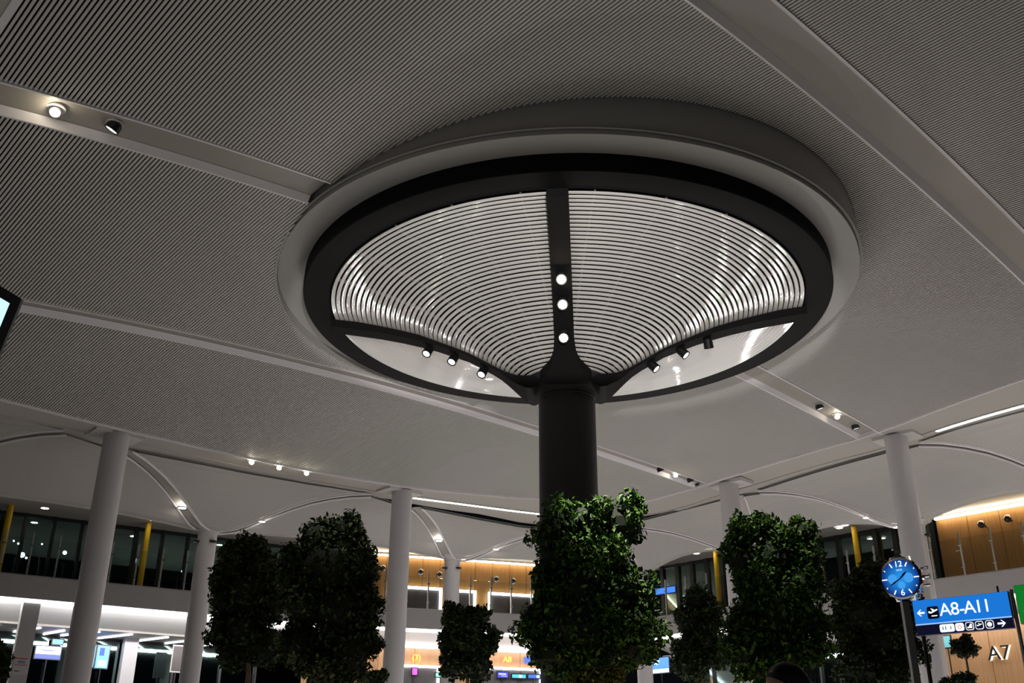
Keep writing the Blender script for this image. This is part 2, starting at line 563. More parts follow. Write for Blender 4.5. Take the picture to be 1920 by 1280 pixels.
ZU = spl([(.40, 7.40), (.48, 7.42), (.66, 7.44), (.82, 7.50), (1.05, 7.62), (1.42, 7.84), (1.9, 8.08), (2.5, 8.33), (3.0, 8.475), (3.6, 8.61), (4.05, 8.68)])
ZLo = spl([(.40, 7.30), (.48, 7.24), (.56, 7.20), (.66, 7.23), (.85, 7.37), (1.14, 7.62), (1.65, 7.92), (2.3, 8.17), (3.0, 8.36), (3.85, 8.51), (4.05, 8.54)])
WD = spl([(.40, .42), (.5, .42), (.6, .41), (.68, .37), (.76, .31), (.86, .235), (.98, .185), (1.2, .155), (4.1, .15)])
rr = [.40, .45, .5, .55, .6, .66, .72, .78, .85, .92, 1.0, 1.1, 1.25, 1.42, 1.65, 1.9, 2.2, 2.5, 2.8, 3.2, 3.6, 4.05]
for k in range(4):
    az = -175.6 + 90 * k
    dirv = pol(az, 1, 0) - Vector((AX, AY, 0)); sd = Vector((dirv.y, -dirv.x, 0))
    vs = []; fs = []
    for r in rr:
        w = WD(r); lo = ZLo(r); hi = max(ZU(r), lo + .05); q = pol(az, r, 0)
        vs += [q + sd * -w + Vector((0, 0, lo)), q + sd * w + Vector((0, 0, lo)), q + sd * w + Vector((0, 0, hi)), q + sd * -w + Vector((0, 0, hi))]
    for i in range(len(rr) - 1):
        for j in range(4):
            fs.append((i*4+j, i*4+(j+1) % 4, i*4+4+(j+1) % 4, i*4+4+j))
    fs += [(0, 1, 2, 3), tuple(len(vs) - 4 + j for j in range(4))[::-1]]
    mb = MB(); mb.add(vs, fs)
    mb.build('rib', M_black, C)

# spotlights on the ribs
def lamp_point(name, loc, power, color, parent, rad=.03):
    L = bpy.data.lights.new(name, 'POINT'); L.energy = power; L.color = color; L.shadow_soft_size = rad
    o = bpy.data.objects.new(name, L); COL.objects.link(o); o.parent = parent
    o.location = Vector(loc) - Vector(ORG[parent.name]); return o
def rib_spot(k, r, aim, label, hot, power):
    az = -175.6 + 90 * k
    base = pol(az, r, ZLo(r))
    T = thing('rib_spotlight', label, 'spotlight', tuple(base), 'spotlights under the canopy ribs')
    d = Vector(aim).normalized()
    c = base + Vector((0, 0, -.10))
    mb = MB(); mb.box(base + Vector((0, 0, -.02)), .08, .08, .05); mb.tube([base + Vector((0, 0, -.03)), c], .018)
    mb.build('bracket', M_black2, T)
    mb = MB()
    mb.lathe([(0, -.11), (.05, -.105), (.075, -.08), (.082, .08), (.074, .08), (.07, .06), (0, .06)], c, 24, axis=d)
    mb.build('housing', M_black2, T, smooth=False)
    mb = MB(); mb.lathe([(0, .078), (.062, .074)], c, 24, axis=d)
    mb.build('lens', M_lenshot if hot else M_lensdim if hot is None else M_lens, T)
    if 0: lamp_point('spot_glow', c + d * .11, power, (1, .9, .72), T)
camv = Vector((0, 0, 1.2))
fr = [(2.46, 'highest'), (1.965, 'middle'), (1.38, 'lowest')]
for r, nm in fr:
    q = pol(-175.6, r, ZLo(r) - .1)
    rib_spot(0, r, (camv - q) if nm != 'lowest' else (camv - q) + Vector((-1.5, 0, -2.5)), nm + ' glaring spotlight on the front rib of the canopy', True, 16)
for r, nm in [(2.36, 'outermost'), (1.92, 'middle'), (1.41, 'innermost')]:
    rib_spot(1, r, (.25, -.75, -.9) if 0 else (-.35, -.45, -.9), nm + ' black spotlight under the left rib of the canopy', None, 16)
for r, nm in [(2.39, 'outermost'), (1.96, 'middle'), (1.456, 'innermost')]:
    rib_spot(3, r, (.75, -.25, -.9) if nm != 'outermost' else (.2, .5, -.9), nm + ' black spotlight under the right rib of the canopy', None, 16)

# ------------------------------------------------------------------ white round columns of the hall
def round_column(u, v, r, top, label, cap=True, facing='L'):
    base = W(u, v, 0)
    T = thing('round_column', label, 'column', tuple(base), 'white round columns', kind='thing')
    mb = MB(); mb.lathe([(0, 0), (r + .02, 0), (r + .02, .12), (r, .14), (r, top), (0, top)], base, 40)
    mb.build('shaft', M_column, T, smooth=False)
    if cap:
        ax = Vector((ST, CT, 0)) if facing == 'L' else Vector((CT, -ST, 0)); ay = Vector((-ax.y, ax.x, 0))
        out = Vector((-CT, ST, 0)) if facing == 'L' else Vector((ST, CT, 0))
        mb = MB(); mb.box(base + Vector((0, 0, top + .02)) + out * .12, 1.05, .62, .10, ax, ay)
        mb.build('capital', M_white, T)
    return T
round_column(-3.45, -9.88, .265, zl(-3.45) - .02, 'tall white round column nearest the left edge, with a pale capital')
round_column(4.15, -9.82, .262, zl(4.15) - .02, 'tall white round column between the left tree pair and the small tree')
round_column(11.42, -4.68, .262, zr(-4.68) - .02, 'tall white round column rising behind the big right-hand tree', facing='R')
round_column(11.42, .22, .268, zr(.22) - .02, 'tall white round column behind the clock and the blue gate sign', facing='R')

# ------------------------------------------------------------------ side vaults
G = spl([(0, 0), (.13, .045), (.26, .13), (.38, .24), (.49, .38), (.58, .52), (.67, .67), (.76, .83), (.84, .945), (.92, .99), (1, 1)])
class Rib:
    def __init__(s, P, S):
        s.P = W(*P); s.S = W(*S); d = s.S - s.P; d.z = 0
        s.sd = Vector((d.y, -d.x, 0)).normalized()
    def at(s, t, off=0.0, dz=0.0):
        q = s.P.lerp(s.S, t); q.z = s.P.z + (s.S.z - s.P.z) * G(t) + dz
        return q + s.sd * off
S0 = (-7.4, -12.3, 6.75); S1 = (.35, -12.75, 7.12); S2 = (8.1, -12.39, 7.51)
S3 = (13.6, -9.7, 7.4); Sa = (14.2, -5.83, 7.6); Sb = (14.2, -.9, 7.6); Sc = (14.0, 4.0, 7.5)
ribs = {
    'P0+': Rib((-10.7, -9.9, 7.75), S0), 'P1-': Rib((-4.35, -10.4, 8.06), S0),
    'P1+': Rib((-2.75, -11.0, 8.13), S1), 'P2-': Rib((3.85, -10.75, 8.35), S1),
    'P2+': Rib((5.6, -11.05, 8.36), S2), 'P3-': Rib((10.6, -10.05, 8.38), S2),
    'P3n': Rib((11.0, -9.75, 8.42), S3), 'P3m': Rib((11.65, -9.2, 8.52), S3), 'P3+': Rib((11.9, -8.9, 8.55), Sa), 'P4-': Rib((12.55, -5.15, 8.88), Sa),
    'P4+': Rib((12.75, -4.6, 8.95), Sb), 'P5-': Rib((12.4, -.15, 9.1), Sb),
    'P5+': Rib((12.35, .35, 9.12), Sc), 'P6-': Rib((10.9, 5.2, 8.8), Sc)}
HW = .16
def uvof(q):
    dx, dy = q.x - AX, q.y - AY
    return dx * ST + dy * CT, dx * CT - dy * ST
def web(lab, ra, rb, offa, offb, bulge_top, bulge_end, ns, nx=18, cove=None):
    """slatted shell spanning two ribs, row by row from their heads to their feet"""
    body = MB(); sl = MB()
    def row(t, dz=0):
        A = ra.at(t, offa, dz); B = rb.at(t, offb, dz); out = []
        A0 = ra.at(0, offa); B0 = rb.at(0, offb)
        for j in range(nx + 1):
            x = j / nx; q = A.lerp(B, x)
            if cove:
                off = cove(x) - A0.lerp(B0, x) - (cove(0) - A0).lerp(cove(1) - B0, x)
                q = q + off * (1 - t) ** 3
            q.z += (bulge_top * (1 - t) + bulge_end * t) * 4 * x * (1 - x)
            out.append(q)
        return out
    ts = [i / 40 for i in range(41)]
    body.grid([row(t, .07) for t in ts])
    P = body.build('ceiling', mat('vault_backing', (.22, .215, .205), .8), kind='structure', label=lab, smooth=True)
    for i in range(ns):
        t0 = i / ns; t1 = (i + .74) / ns
        sl.grid([row(t0), row(t1)])
    sl.build('slats', M_slat, P, kind='stuff')
    return P
webs = [
    ('fluted vault shell between the first two left columns, tapering down to a short column', 'P1+', 'P2-', 'A'),
    ('fluted vault shell right of the second left column, tapering to the next short column', 'P2+', 'P3-', 'A'),
    ('fluted vault shell at the far left edge', 'P0+', 'P1-', 'A'),
    ('broad beige vault shell behind the leftmost white column', 'P1-', 'P1+', 'B'),
    ('broad beige vault shell behind the left tree pair', 'P2-', 'P2+', 'B'),
    ('vault shell filling the corner behind the canopy column', 'P3-', 'P3n', 'B'),
    ('broad vault shell seen between the centre tree and the white column right of it', 'P3m', 'P3+', 'B'),
    ('fluted vault shell seen just right of the centre tree', 'P3+', 'P4-', 'A'),
    ('broad vault shell above the big right-hand tree', 'P4-', 'P4+', 'B'),
    ('fluted vault shell between the two right columns', 'P4+', 'P5-', 'A'),
    ('broad fluted vault shell over the wood wall at the right edge', 'P5-', 'P5+', 'B'),
    ('fluted vault shell cut off by the right edge', 'P5+', 'P6-', 'A')]
for lab, a, c, ty in webs:
    A, B = ribs[a], ribs[c]
    mid = A.at(.5).lerp(B.at(.5), .5)
    oa = HW if (mid - A.at(.5)).dot(A.sd) > 0 else -HW
    ob = HW if (mid - B.at(.5)).dot(B.sd) > 0 else -HW
    right = a[1] in '45' or c[1] in '5' or a == 'P3m'
    ua, va = uvof(A.at(0, oa)); ub, vb = uvof(B.at(0, ob))
    cove = None
    if max(a[1], c[1]) in '012' or (a, c) == ('P2+', 'P3-'):
        cove = lambda x: W(ua + (ub - ua) * x, CL(ua + (ub - ua) * x) - .10, zl(ua + (ub - ua) * x))
    elif min(a[1], c[1]) in '456':
        cove = lambda x: W(CR(va + (vb - va) * x) + .10, va + (vb - va) * x, zr(va + (vb - va) * x))
    if ty == 'A': web(lab, A, B, oa, ob, .0, 0, 74, cove=cove)
    else: web(lab, A, B, oa, ob, 0, (.42 if right else .18), 84, cove=cove)
# plain junction plates at the column heads
for side, c0, c1, lb in (('L', -4.9, -1.9, 'plain plate joining the vault ribs behind the leftmost column'), ('L', 3.2, 11.1, 'plain plate joining the vault ribs from the second left column to the canopy column'), ('R', -6.0, -3.9, 'plain plate joining the vault ribs behind the column right of the centre tree'), ('R', -.7, 1.15, 'plain plate joining the vault ribs behind the right column')):
    mb = MB(); rows = []
    for w_ in np.linspace(c0, c1, 16):
        s_ = max(0.0, math.sin(math.pi * (w_ - c0) / (c1 - c0))) ** .6
        if side == 'L': rows.append([W(w_, CL(w_) - .04, zl(w_) + .02), W(w_, CL(w_) - .05 - 1.05 * s_, zl(w_) + .05)])
        else: rows.append([W(CR(w_) + .04, w_, zr(w_) + .02), W(CR(w_) + .05 + .85 * s_, w_, zr(w_) + .05)])
    mb.grid(rows)
    mb.build('ceiling', M_strip, kind='structure', label=lb)
mb = MB(); mb.grid([[W(w_, CL(w_) - .04, zl(w_) + .03), W(w_, CL(w_) - float(np.interp(w_, [-11, 6, 8, 10.6], [.75, .8, 1.3, 2.1])), zl(w_) + .06)] for w_ in np.linspace(-10.5, 11, 60)])
mb.build('ceiling', M_strip, kind='structure', label='narrow plain band between the left soffit and the vault shells')
mb = MB(); mb.grid([[W(CR(w_) + .04, w_, zr(w_) + .03), W(CR(w_) + .75, w_, zr(w_) + .06)] for w_ in np.linspace(-7, 5.4, 40)])
mb.build('ceiling', M_strip, kind='structure', label='narrow plain band between the right soffit and the vault shells')
k = 0
RIBL = {'P1+': 'curved vault rib descending from the leftmost white column', 'P1-': 'curved vault rib leaving the frame at the left', 'P2-': 'thin curved rib rising to the second left column', 'P2+': 'curved vault rib right of the second left column',
        'P3m': 'short vault rib hidden behind the centre tree', 'P3-': 'curved vault rib running behind the centre tree', 'P3+': 'curved vault rib right of the centre tree', 'P4-': 'short curved rib above the big right-hand tree', 'P4+': 'long thin rib arching between the two right columns',
        'P5-': 'steep pale rib beside the right white column', 'P5+': 'curved rib leaving the frame at the right edge'}
for key, lb in RIBL.items():
    r = ribs[key]
    ts = [i / 36 for i in range(37)]
    mb = MB(); mb.grid([[r.at(t, -HW, .05), r.at(t, 0, .06), r.at(t, HW, .05)] for t in ts])
    k += 1
    P = mb.build('trim_%d' % k, M_strip, kind='structure', label=lb, smooth=True)
    for s in (-1, 1):
        mb = MB(); mb.tube([r.at(t, s * HW, .0) for t in ts], .028, 8)
        mb.build('rib_lip', M_trim, P, smooth=True)
# lips along the feet of the broad shells
for lb, a, c, bl in (('pale lower rim of the vault behind the leftmost column', 'P1-', 'P1+', .18), ('pale lower rim of the vault behind the second left column', 'P2-', 'P2+', .18), ('pale lower rim of the vault right of the centre tree', 'P3m', 'P3+', .42), ('pale lower rim of the vault behind the right tree', 'P4-', 'P4+', .42), ('pale lower rim of the vault over the right wood wall', 'P5-', 'P5+', .42)):
    k += 1
    A, B = ribs[a].at(1), ribs[c].at(1)
    pts = []
    for j in range(25):
        x = j / 24; q = A.lerp(B, x); q.z += bl * 4 * x * (1 - x); pts.append(q)
    mb = MB(); mb.tube(pts, .03, 8)
    mb.build('trim_%d' % k, M_strip, kind='structure', label=lb, smooth=True)
# short columns under the vaults
for (u, v, z), lb in ((S1, 'short white column under the vault, left of the tree pair'), (S2, 'short white column right of the second tall column, behind the small tree'), (S3, 'short white column glimpsed at the right side of the centre tree'), (Sa, 'short white column hidden by the big right-hand tree'), (Sb, 'short white column directly behind the tall column with the clock')):
    T = round_column(u, v, .235, z + .02, lb, cap=False)
    mb = MB(); mb.lathe([(.235, z - .02), (.30, z + .05), (.42, z + .10)], W(u, v, 0), 32)
    mb.build('capital', M_white, T, smooth=True)
    for dx in (-1, 1):
        mb = MB(); c = W(u, v, z - .27) + R_ * (dx * .2) + Vector((0, -.16, 0))
        mb.lathe([(0, -.03), (.09, -.02), (.09, .02), (0, .03)], c, 16)
        mb.build('loudspeaker', M_black2, T)

# cove light lines
def led(name, lab, path, mt, cat='strip light', r=.035):
    mb = MB(); mb.sweep(path, [(-r, 0), (r, 0), (r, .04), (-r, .04)])
    return mb.build(name, mt, label=lab, cat=cat, group='linear lights')
led('cove_light', 'long white cove light running from the second left column to the canopy column', [W(u, CL(u) - .06, zl(u) - .03) for u in np.linspace(4.75, 9.8, 14)], M_led, r=.04)
led('cove_light', 'long white cove light in the upper right under the slatted ceiling edge', [W(CR(v) + .06, v, zr(v) - .03) for v in np.linspace(1.15, 5.2, 14)], M_led, r=.04)

# ceiling spotlights in the recessed strips and the soffit
proto = None
def strip_spot(u, v, z, label, lit, aim=(0, -.5, -1)):
    base = W(u, v, z)
    T = thing('ceiling_spotlight', label, 'spotlight', tuple(base), 'spotlights in the ceiling strips')
    d = Vector(aim).normalized()
    mb = MB(); mb.lathe([(0, 0), (.11, 0), (.11, -.02), (0, -.02)], base, 24); mb.build('rose', M_white, T)
    c = base + Vector((0, 0, -.055))
    k_ = .66 if lit else 1.0
    mb = MB(); mb.lathe([(r * k_, z * k_) for r, z in [(0, -.1), (.06, -.085), (.09, -.04), (.095, .05), (.085, .05), (.08, .035), (0, .03)]], c, 24, axis=d)
    mb.build('housing', M_white if lit else M_black2, T, smooth=False)
    mb = MB(); mb.lathe([(0, .046 * k_), (.076 * k_, .042 * k_)], c, 24, axis=d)
    mb.build('lens', M_lenshot if lit == 2 else M_lens if lit else M_lensdim, T)
    if lit:
        L = lamp_point('lamp', c + d * .1, 3, (1, .88, .66), T)
def sz_(u, v): return ceil_z(u, v) + .075
tocam = (-.1, -.8, -.55)
strip_spot(-8.62, -.19, sz_(-8.62, -.19), 'bright spotlight in the strip at the upper left corner', 2, (.2, -.6, -.9))
strip_spot(-7.93, -.18, sz_(-7.93, -.18), 'black spotlight beside the bright one in the upper left strip', 0, (-.5, .1, -.86))
strip_spot(8.62, -.16, sz_(8.62, -.16), 'first black spotlight of the three beside the right column', 0, (.3, .1, -.95))
strip_spot(9.38, -.16, sz_(9.38, -.16), 'lit white spotlight between the two black ones near the right column', 1, tocam)
strip_spot(10.22, -.17, sz_(10.22, -.17), 'black spotlight closest to the right white column', 0, (.3, .1, -.95))
strip_spot(9.05, -5.16, sz_(9.05, -5.16), 'black spotlight right of the canopy column, first of three', 0, (.4, .2, -.9))
strip_spot(9.7, -5.16, sz_(9.7, -5.16), 'lit spotlight right of the canopy column, middle of three', 1, tocam)
strip_spot(10.35, -5.17, sz_(10.35, -5.17), 'black spotlight right of the canopy column, last of three', 0, (.4, .2, -.9))
for u, nm in ((-.27, 'left'), (.46, 'middle'), (1.21, 'right')):
    strip_spot(u, E3(u) - .12, ceil_z(u, E3(u)) + .02, nm + ' one of the three lit spotlights under the ceiling edge between the left columns', 1, tocam)
# recessed downlights in the ribs
def downlight(q, label, r=.085):
    T = thing('downlight', label, 'downlight', tuple(q), 'recessed downlights')
    mb = MB(); mb.lathe([(r * .8, 0), (r * 1.15, -.005), (r * 1.2, .02)], q, 20); mb.build('bezel', M_white, T)
    mb = MB(); mb.lathe([(0, -.004), (r, -.002)], q, 20); mb.build('lens', M_lens, T)
dn = Vector((0, 0, -.03))
downlight(ribs['P1+'].at(.66, 0, 0) + dn, 'round downlight in the rib descending from the leftmost column', .10)
downlight(ribs['P2+'].at(.61, 0, 0) + dn, 'round downlight in the rib right of the second left column', .10)
downlight(ribs['P2-'].at(.68, 0, 0) + dn, 'downlight in the thin rib left of the tree pair')
downlight(ribs['P3-'].at(.62, 0, 0) + dn, 'downlight in the rib left of the centre tree')
downlight(ribs['P4+'].at(.70, 0, 0) + dn, 'downlight in the long rib between the right columns')
downlight(ribs['P4+'].at(.88, 0, 0) + dn, 'downlight at the foot of the long rib beside the right column')

# ------------------------------------------------------------------ two-storey building round the hall
FL = Frame((-13.6033, 27.4442), (0.85511, 0.51845), (-0.51845, 0.85511))
FM = Frame((-4.2235, 32.5681), (0.95558, 0.29475), (-0.29475, 0.95558))
FR = Frame((5.3829, 33.8149), (0.70828, -0.70593), (0.70593, 0.70828))
RUN = (('left', FL, -9.0, 8.76), ('middle', FM, -1.98, 8.68), ('right', FR, -1.86, 17.0))
ZC = 8.62
for side, F, a, c in RUN:
    mb = MB(); F.bx(mb, a, c, 5.9, 6.5, 0, .10)
    P = mb.build('wall_' + side, M_fascia, kind='structure', label='grey balcony front of the upper gallery, %s stretch' % side)
    mb = MB(); F.bx(mb, a, c, 6.42, 6.5, .1, 2.6); mb.build('gallery_floor', M_strip, P)
    # lit soffit below the gallery
    mb = MB(); mb.grid([[F.p(x_, z_, o_) for o_, z_ in ((.10, 5.99), (.35, 5.985), (.8, 5.95), (1.4, 5.87), (2.0, 5.77), (2.5, 5.68), (2.8, 5.625))] for x_ in (a - .3, (a + c) / 2, c + .3)])
    S = mb.build('ceiling', M_soffit, kind='structure', label='white cove-lit soffit under the %s gallery front' % side)
    mb = MB(); F.bx(mb, a - .3, c + .3, 5.585, 5.64, 2.75, 2.85); F.bx(mb, a - .8, c + .8, 5.58, 5.66, 2.75, 7.5)
    mb.build('inner_soffit', M_strip, S)
    mb = MB(); F.bx(mb, a, c, 5.82, 5.93, .11, .19)
    mb.build('cove_light', M_led, label='continuous white cove light under the %s gallery front' % side, cat='strip light', group='linear lights')
    ALs = area_light('cove_wash', F.p((a + c) / 2, 5.80, .30), (0, 0, 0), c - a, .10, {'left': 42, 'middle': 6, 'right': 12}[side] * (c - a), (1, .97, .96))
    ALs.rotation_euler = (-(F.n * .75 + Vector((0, 0, .66)))).to_track_quat('Z', 'X').to_euler()
    zx = (F.n * .75 + Vector((0, 0, .66))).normalized(); xx = F.t; yy = (-zx).cross(xx)
    ALs.rotation_euler = Matrix((xx, yy, -zx)).transposed().to_euler()
    o0 = {'left': -4.3, 'middle': -2.4, 'right': -.9}[side]
    mb = MB(); F.bx(mb, a - .6, c + .6, ZC + {'left': 0, 'middle': .012, 'right': .024}[side], ZC + .12, o0, 2.6)
    mb.build('ceiling', M_white, kind='structure', label='flat pale ceiling above the %s gallery' % side)

# upper gallery glazing: panes, mullions
wn = 0
def glazing(F, a, c, z0, z1, out, step, label, gl=M_glass, phase=0.0, wide=.09):
    global wn
    wn += 1
    mb = MB(); F.bx(mb, a, c, z0, z0 + .08, out - .05, out + .05); F.bx(mb, a, c, z1 - .10, z1, out - .05, out + .05)
    P = mb.build('window_%d' % wn, M_mull, kind='structure', label=label)
    x = a + phase; xs = [a]
    while x < c:
        if x > a + .1: xs.append(x)
        x += step
    xs.append(c)
    for q in xs:
        mb = MB(); F.bx(mb, q - wide / 2, q + wide / 2, z0, z1, out - .09, out + .06); mb.build('mullion', M_mull, P)
    for q, r in zip(xs, xs[1:]):
        mb = MB(); F.bx(mb, q, r, z0, z1, out, out + .02); mb.build('pane', gl, P)
    return P
glazing(FL, -8.5, 8.7, 6.5, ZC, 2.0, .79, 'dark glazing of the left upper gallery with night outside', phase=.25)
glazing(FR, -1.9, 8.0, 6.5, ZC, 2.0, .62, 'dark glazing of the right upper gallery between the trees and the wood wall', phase=.05, wide=.14)
glazing(FL, -8.5, 8.6, 0, 5.6, 4.6, 1.55, 'dark glass front of the ground floor at the left', phase=.4, wide=.07)
glazing(FR, -1.8, 7.7, 0, 5.6, 4.2, 1.4, 'dark glass front of the ground floor behind the right-hand trees', phase=.3, wide=.07)
# dark sheets added as a backdrop for the night outside
M_night = mat('night_backdrop', (.006, .009, .012), .8)
for side, F, a, c in RUN:
    mb = MB(); F.bx(mb, a - 4, c + 4, 0, 11, 14, 14.2)
    mb.build('wall_' + side + '_backdrop', M_night, kind='structure', label='dark backdrop sheet added for the night behind the %s windows' % side)
M_lamp = mat('outside_lamp', (1, 1, 1), emit=10, ecol=(.85, .9, 1))
for i, (s, z, r) in enumerate([(.91, 8.2, .09), (.73, 8.55, .035), (2.18, 8.42, .07), (1.44, 8.62, .03), (.58, 8.62, .03), (1.05, 8.12, .04), (6.1, 8.22, .05)]):
    q = FL.p(s, z - .02, 6)
    mb = MB(); mb.lathe([(0, -r), (r * .7, -r * .7), (r, 0), (r * .7, r * .7), (0, r)], q, 10)
    T = mb.build('outdoor_lamp', M_lamp, label='%s outdoor lamp glowing in the night beyond the left gallery glass' % ('largest', 'small', 'second largest', 'tiny upper right', 'tiny upper left', 'small lower', 'far right')[i], cat='lamp', group='lamps outside the left windows')
    mb = MB(); mb.tube([q + Vector((0, 0, -r)), FL.p(s, .0, 6)], .015, 6); mb.build('mast', M_mull, T)

# wood-clad walls of the upper gallery
def wood_wall(F, a, c, z0, z1, out, step, label, mt, side):
    P = None
    mb = MB(); F.bx(mb, a, c, z0, z1, out + .05, out + .15)
    P = mb.build('wall_' + side, M_mull, kind='structure', label=label)
    x = a
    while x < c - .02:
        e = min(c, x + step)
        mb = MB(); F.bx(mb, x + .006, e - .006, z0, z1, out, out + .05); mb.build('panel', mt, P)
        x = e
    return P
wood_wall(FM, -1.9, 8.6, 6.5, 8.52, 1.8, .62, 'orange wood-clad wall of the upper gallery left of the centre tree', M_wood, 'wood_middle')
wood_wall(FR, 8.2, 16.5, 6.5, 8.60, 1.8, .9, 'orange wood-clad wall of the upper gallery at the right edge', M_wood, 'wood_right')
def led_box(F, a, c, z0, z1, o0, o1, label, mt=M_ledwarm):
    mb = MB(); F.bx(mb, a, c, z0, z1, o0, o1)
    return mb.build('cove_light', mt, label=label, cat='strip light', group='linear lights')
led_box(FM, -1.8, 8.4, 8.48, 8.53, 1.62, 1.70, 'warm cove light along the top of the middle wood wall')
led_box(FR, 8.25, 16.4, 8.50, 8.57, 1.58, 1.68, 'warm cove light along the top of the right wood wall')
# ball spotlights on the wood walls
def ball(F, s, z, out, label):
    q = F.p(s, z, out)
    T = thing('ball_spotlight', label, 'spotlight', tuple(q), 'black ball spotlights on the wood walls')
    r = .105
    mb = MB(); mb.lathe([(r * math.sin(math.pi * i / 12), -r * math.cos(math.pi * i / 12)) for i in range(13)], q, 24)
    mb.build('ball', mat('gloss_black', (.015, .015, .02), .12, coat=1.0), T, smooth=True)
    mb = MB(); mb.tube([q, q + F.n * .3], .03, 8); mb.build('stem', M_black2, T)
    mb = MB(); d = (Vector((0, 0, 1)) - F.n * .7 + F.t * .5).normalized(); mb.lathe([(0, r * .99), (r * .42, r * .92)], q, 16, axis=d); mb.build('lens', M_lensdim, T)  # white highlight on top of the ball, painted as a glowing disc
for s, z, lb in [(.40, 8.02, 'black ball spotlight just left of the second tall column'), (1.69, 7.98, 'black ball spotlight just right of the second tall column'), (2.34, 7.93, 'black ball spotlight touching the short column'), (4.35, 7.9, 'left one of two ball spotlights beside the centre tree'), (4.96, 7.87, 'right one of two ball spotlights beside the centre tree'), (-.24, 8.07, 'black ball spotlight at the edge of the left tree pair')]:
    ball(FM, s, z, 1.5, lb)
ball(FR, 9.58, 8.13, 1.5, 'left ball spotlight on the right wood wall')
ball(FR, 10.31, 8.17, 1.5, 'right ball spotlight on the right wood wall')
# lit door portals
M_door = mat('door_dark', (.10, .09, .095), .35)
dn_ = 0
def portal(F, a, c, z0, z1, out, label, th=.075, left=True, right=True):
    global dn_
    dn_ += 1
    mb = MB(); F.bx(mb, a, c, z0, z1, out - .03, out)
    P = mb.build('door_%d' % dn_, M_door, kind='structure', label=label)
    bars = [(a, c, z1 - th, z1)]
    if left: bars.append((a, a + th, z0, z1 - th))
    if right: bars.append((c - th, c, z0, z1 - th))
    for x0, x1, y0, y1 in bars:
        mb = MB(); F.bx(mb, x0, x1, y0, y1, out - .10, out - .03); mb.build('lit_frame', M_led, P)
    n = max(1, round((c - a) / .8))
    for i in range(n):
        x0 = a + th + (c - a - 2 * th) * i / n; x1 = a + th + (c - a - 2 * th) * (i + 1) / n
        mb = MB(); F.bx(mb, x0 + .01, x1 - .01, z0, z1 - th - .01, out - .05, out - .03); mb.build('door_leaf', M_door, P)
portal(FM, .72, 2.50, 6.5, 7.52, 1.78, 'wide gallery doorway with a glowing white frame behind the second tall column')
portal(FM, 2.85, 3.70, 6.5, 7.50, 1.78, 'narrow gallery doorway with a glowing white frame right of the short column')
portal(FM, 4.14, 6.3, 6.5, 7.48, 1.78, 'wide gallery doorway with a glowing white frame beside the centre tree')
# gallery balustrade
def balustrade(F, posts, a, c, label, out=.05, lean=0, h=1.02, ph=1.18, tilt=False):
    P = thing('glass_balustrade', label, 'balustrade', tuple(F.p(a, 6.5, out)))
    for s in posts:
        mb = MB(); F.bx(mb, s - .022, s + .022, 6.5, 6.5 + ph, out - .03, out + .03)
        q = mb.build('post', M_steel, P)
        for z in (6.72, 7.3):
            mb = MB(); F.bx(mb, s - .05, s + .05, z, z + .025, out - .05, out - .02); mb.build('clamp', M_chrome, q)
    e = [a] + list(posts) + [c]
    for x, y in zip(e, e[1:]):
        mb = MB(); F.bx(mb, x + .03, y - .03, 6.53, 6.5 + h, out, out + .015); mb.build('pane', M_glass2, P)
    mb = MB(); F.bx(mb, a, c, 6.5, 6.53, out - .03, out + .03); mb.build('base_rail', M_steel, P)
lp = [.54 + .705 * i for i in range(-3, 12)]
balustrade(FL, lp, -2.0, 8.6, 'glass balustrade with slim steel posts on the left gallery')
balustrade(FM, [.25 + .7 * i for i in range(0, 9)], -1.8, 8.4, 'glass balustrade with slim steel posts before the middle wood wall')
balustrade(FR, [-1.2 + .82 * i for i in range(0, 17)], -1.8, 14, 'glass balustrade with bright steel posts on the right gallery')
# yellow posts
for F, s, lb in ((FL, -.09, 'yellow round post at the left edge of the upper gallery'), (FL, 3.76, 'yellow round post between the leftmost column and the short column'), (FR, .92, 'yellow round post on the gallery left of the big right-hand tree'), (FR, 5.94, 'yellow round post rising above the round-topped tree by the clock')):
    q = F.p(s, 6.5, 1.2)
    mb = MB(); mb.lathe([(0, 0), (.10, 0), (.085, .05), (.085, ZC - 6.5), (0, ZC - 6.5)], q, 24)
    T = mb.build('yellow_post', M_yellow, label=lb, cat='post', group='yellow gallery posts', loc=tuple(q), smooth=False)
for F, s, z, o, lb in ((FL, .78, ZC - .01, 1.0, 'downlight in the gallery ceiling at the far left'), (FL, 3.76, ZC - .01, .75, 'downlight in front of the second yellow post'), (FL, 6.47, ZC - .01, 1.0, 'downlight in the gallery ceiling left of the tree pair'), (FR, .29, ZC - .01, 1.0, 'oblong downlight left of the yellow post between the trees'), (FR, .87, ZC - .01, .9, 'downlight just above the yellow post between the trees'), (FR, 5.57, ZC - .01, 1.0, 'downlight in the gallery ceiling above the round-topped tree'), (FR, 5.86, ZC - .01, .8, 'downlight beside the yellow post by the clock'), (FM, 4.2, ZC, 1.1, 'downlight over the middle wood wall')):
    downlight(F.p(s, z, o), lb, .11)

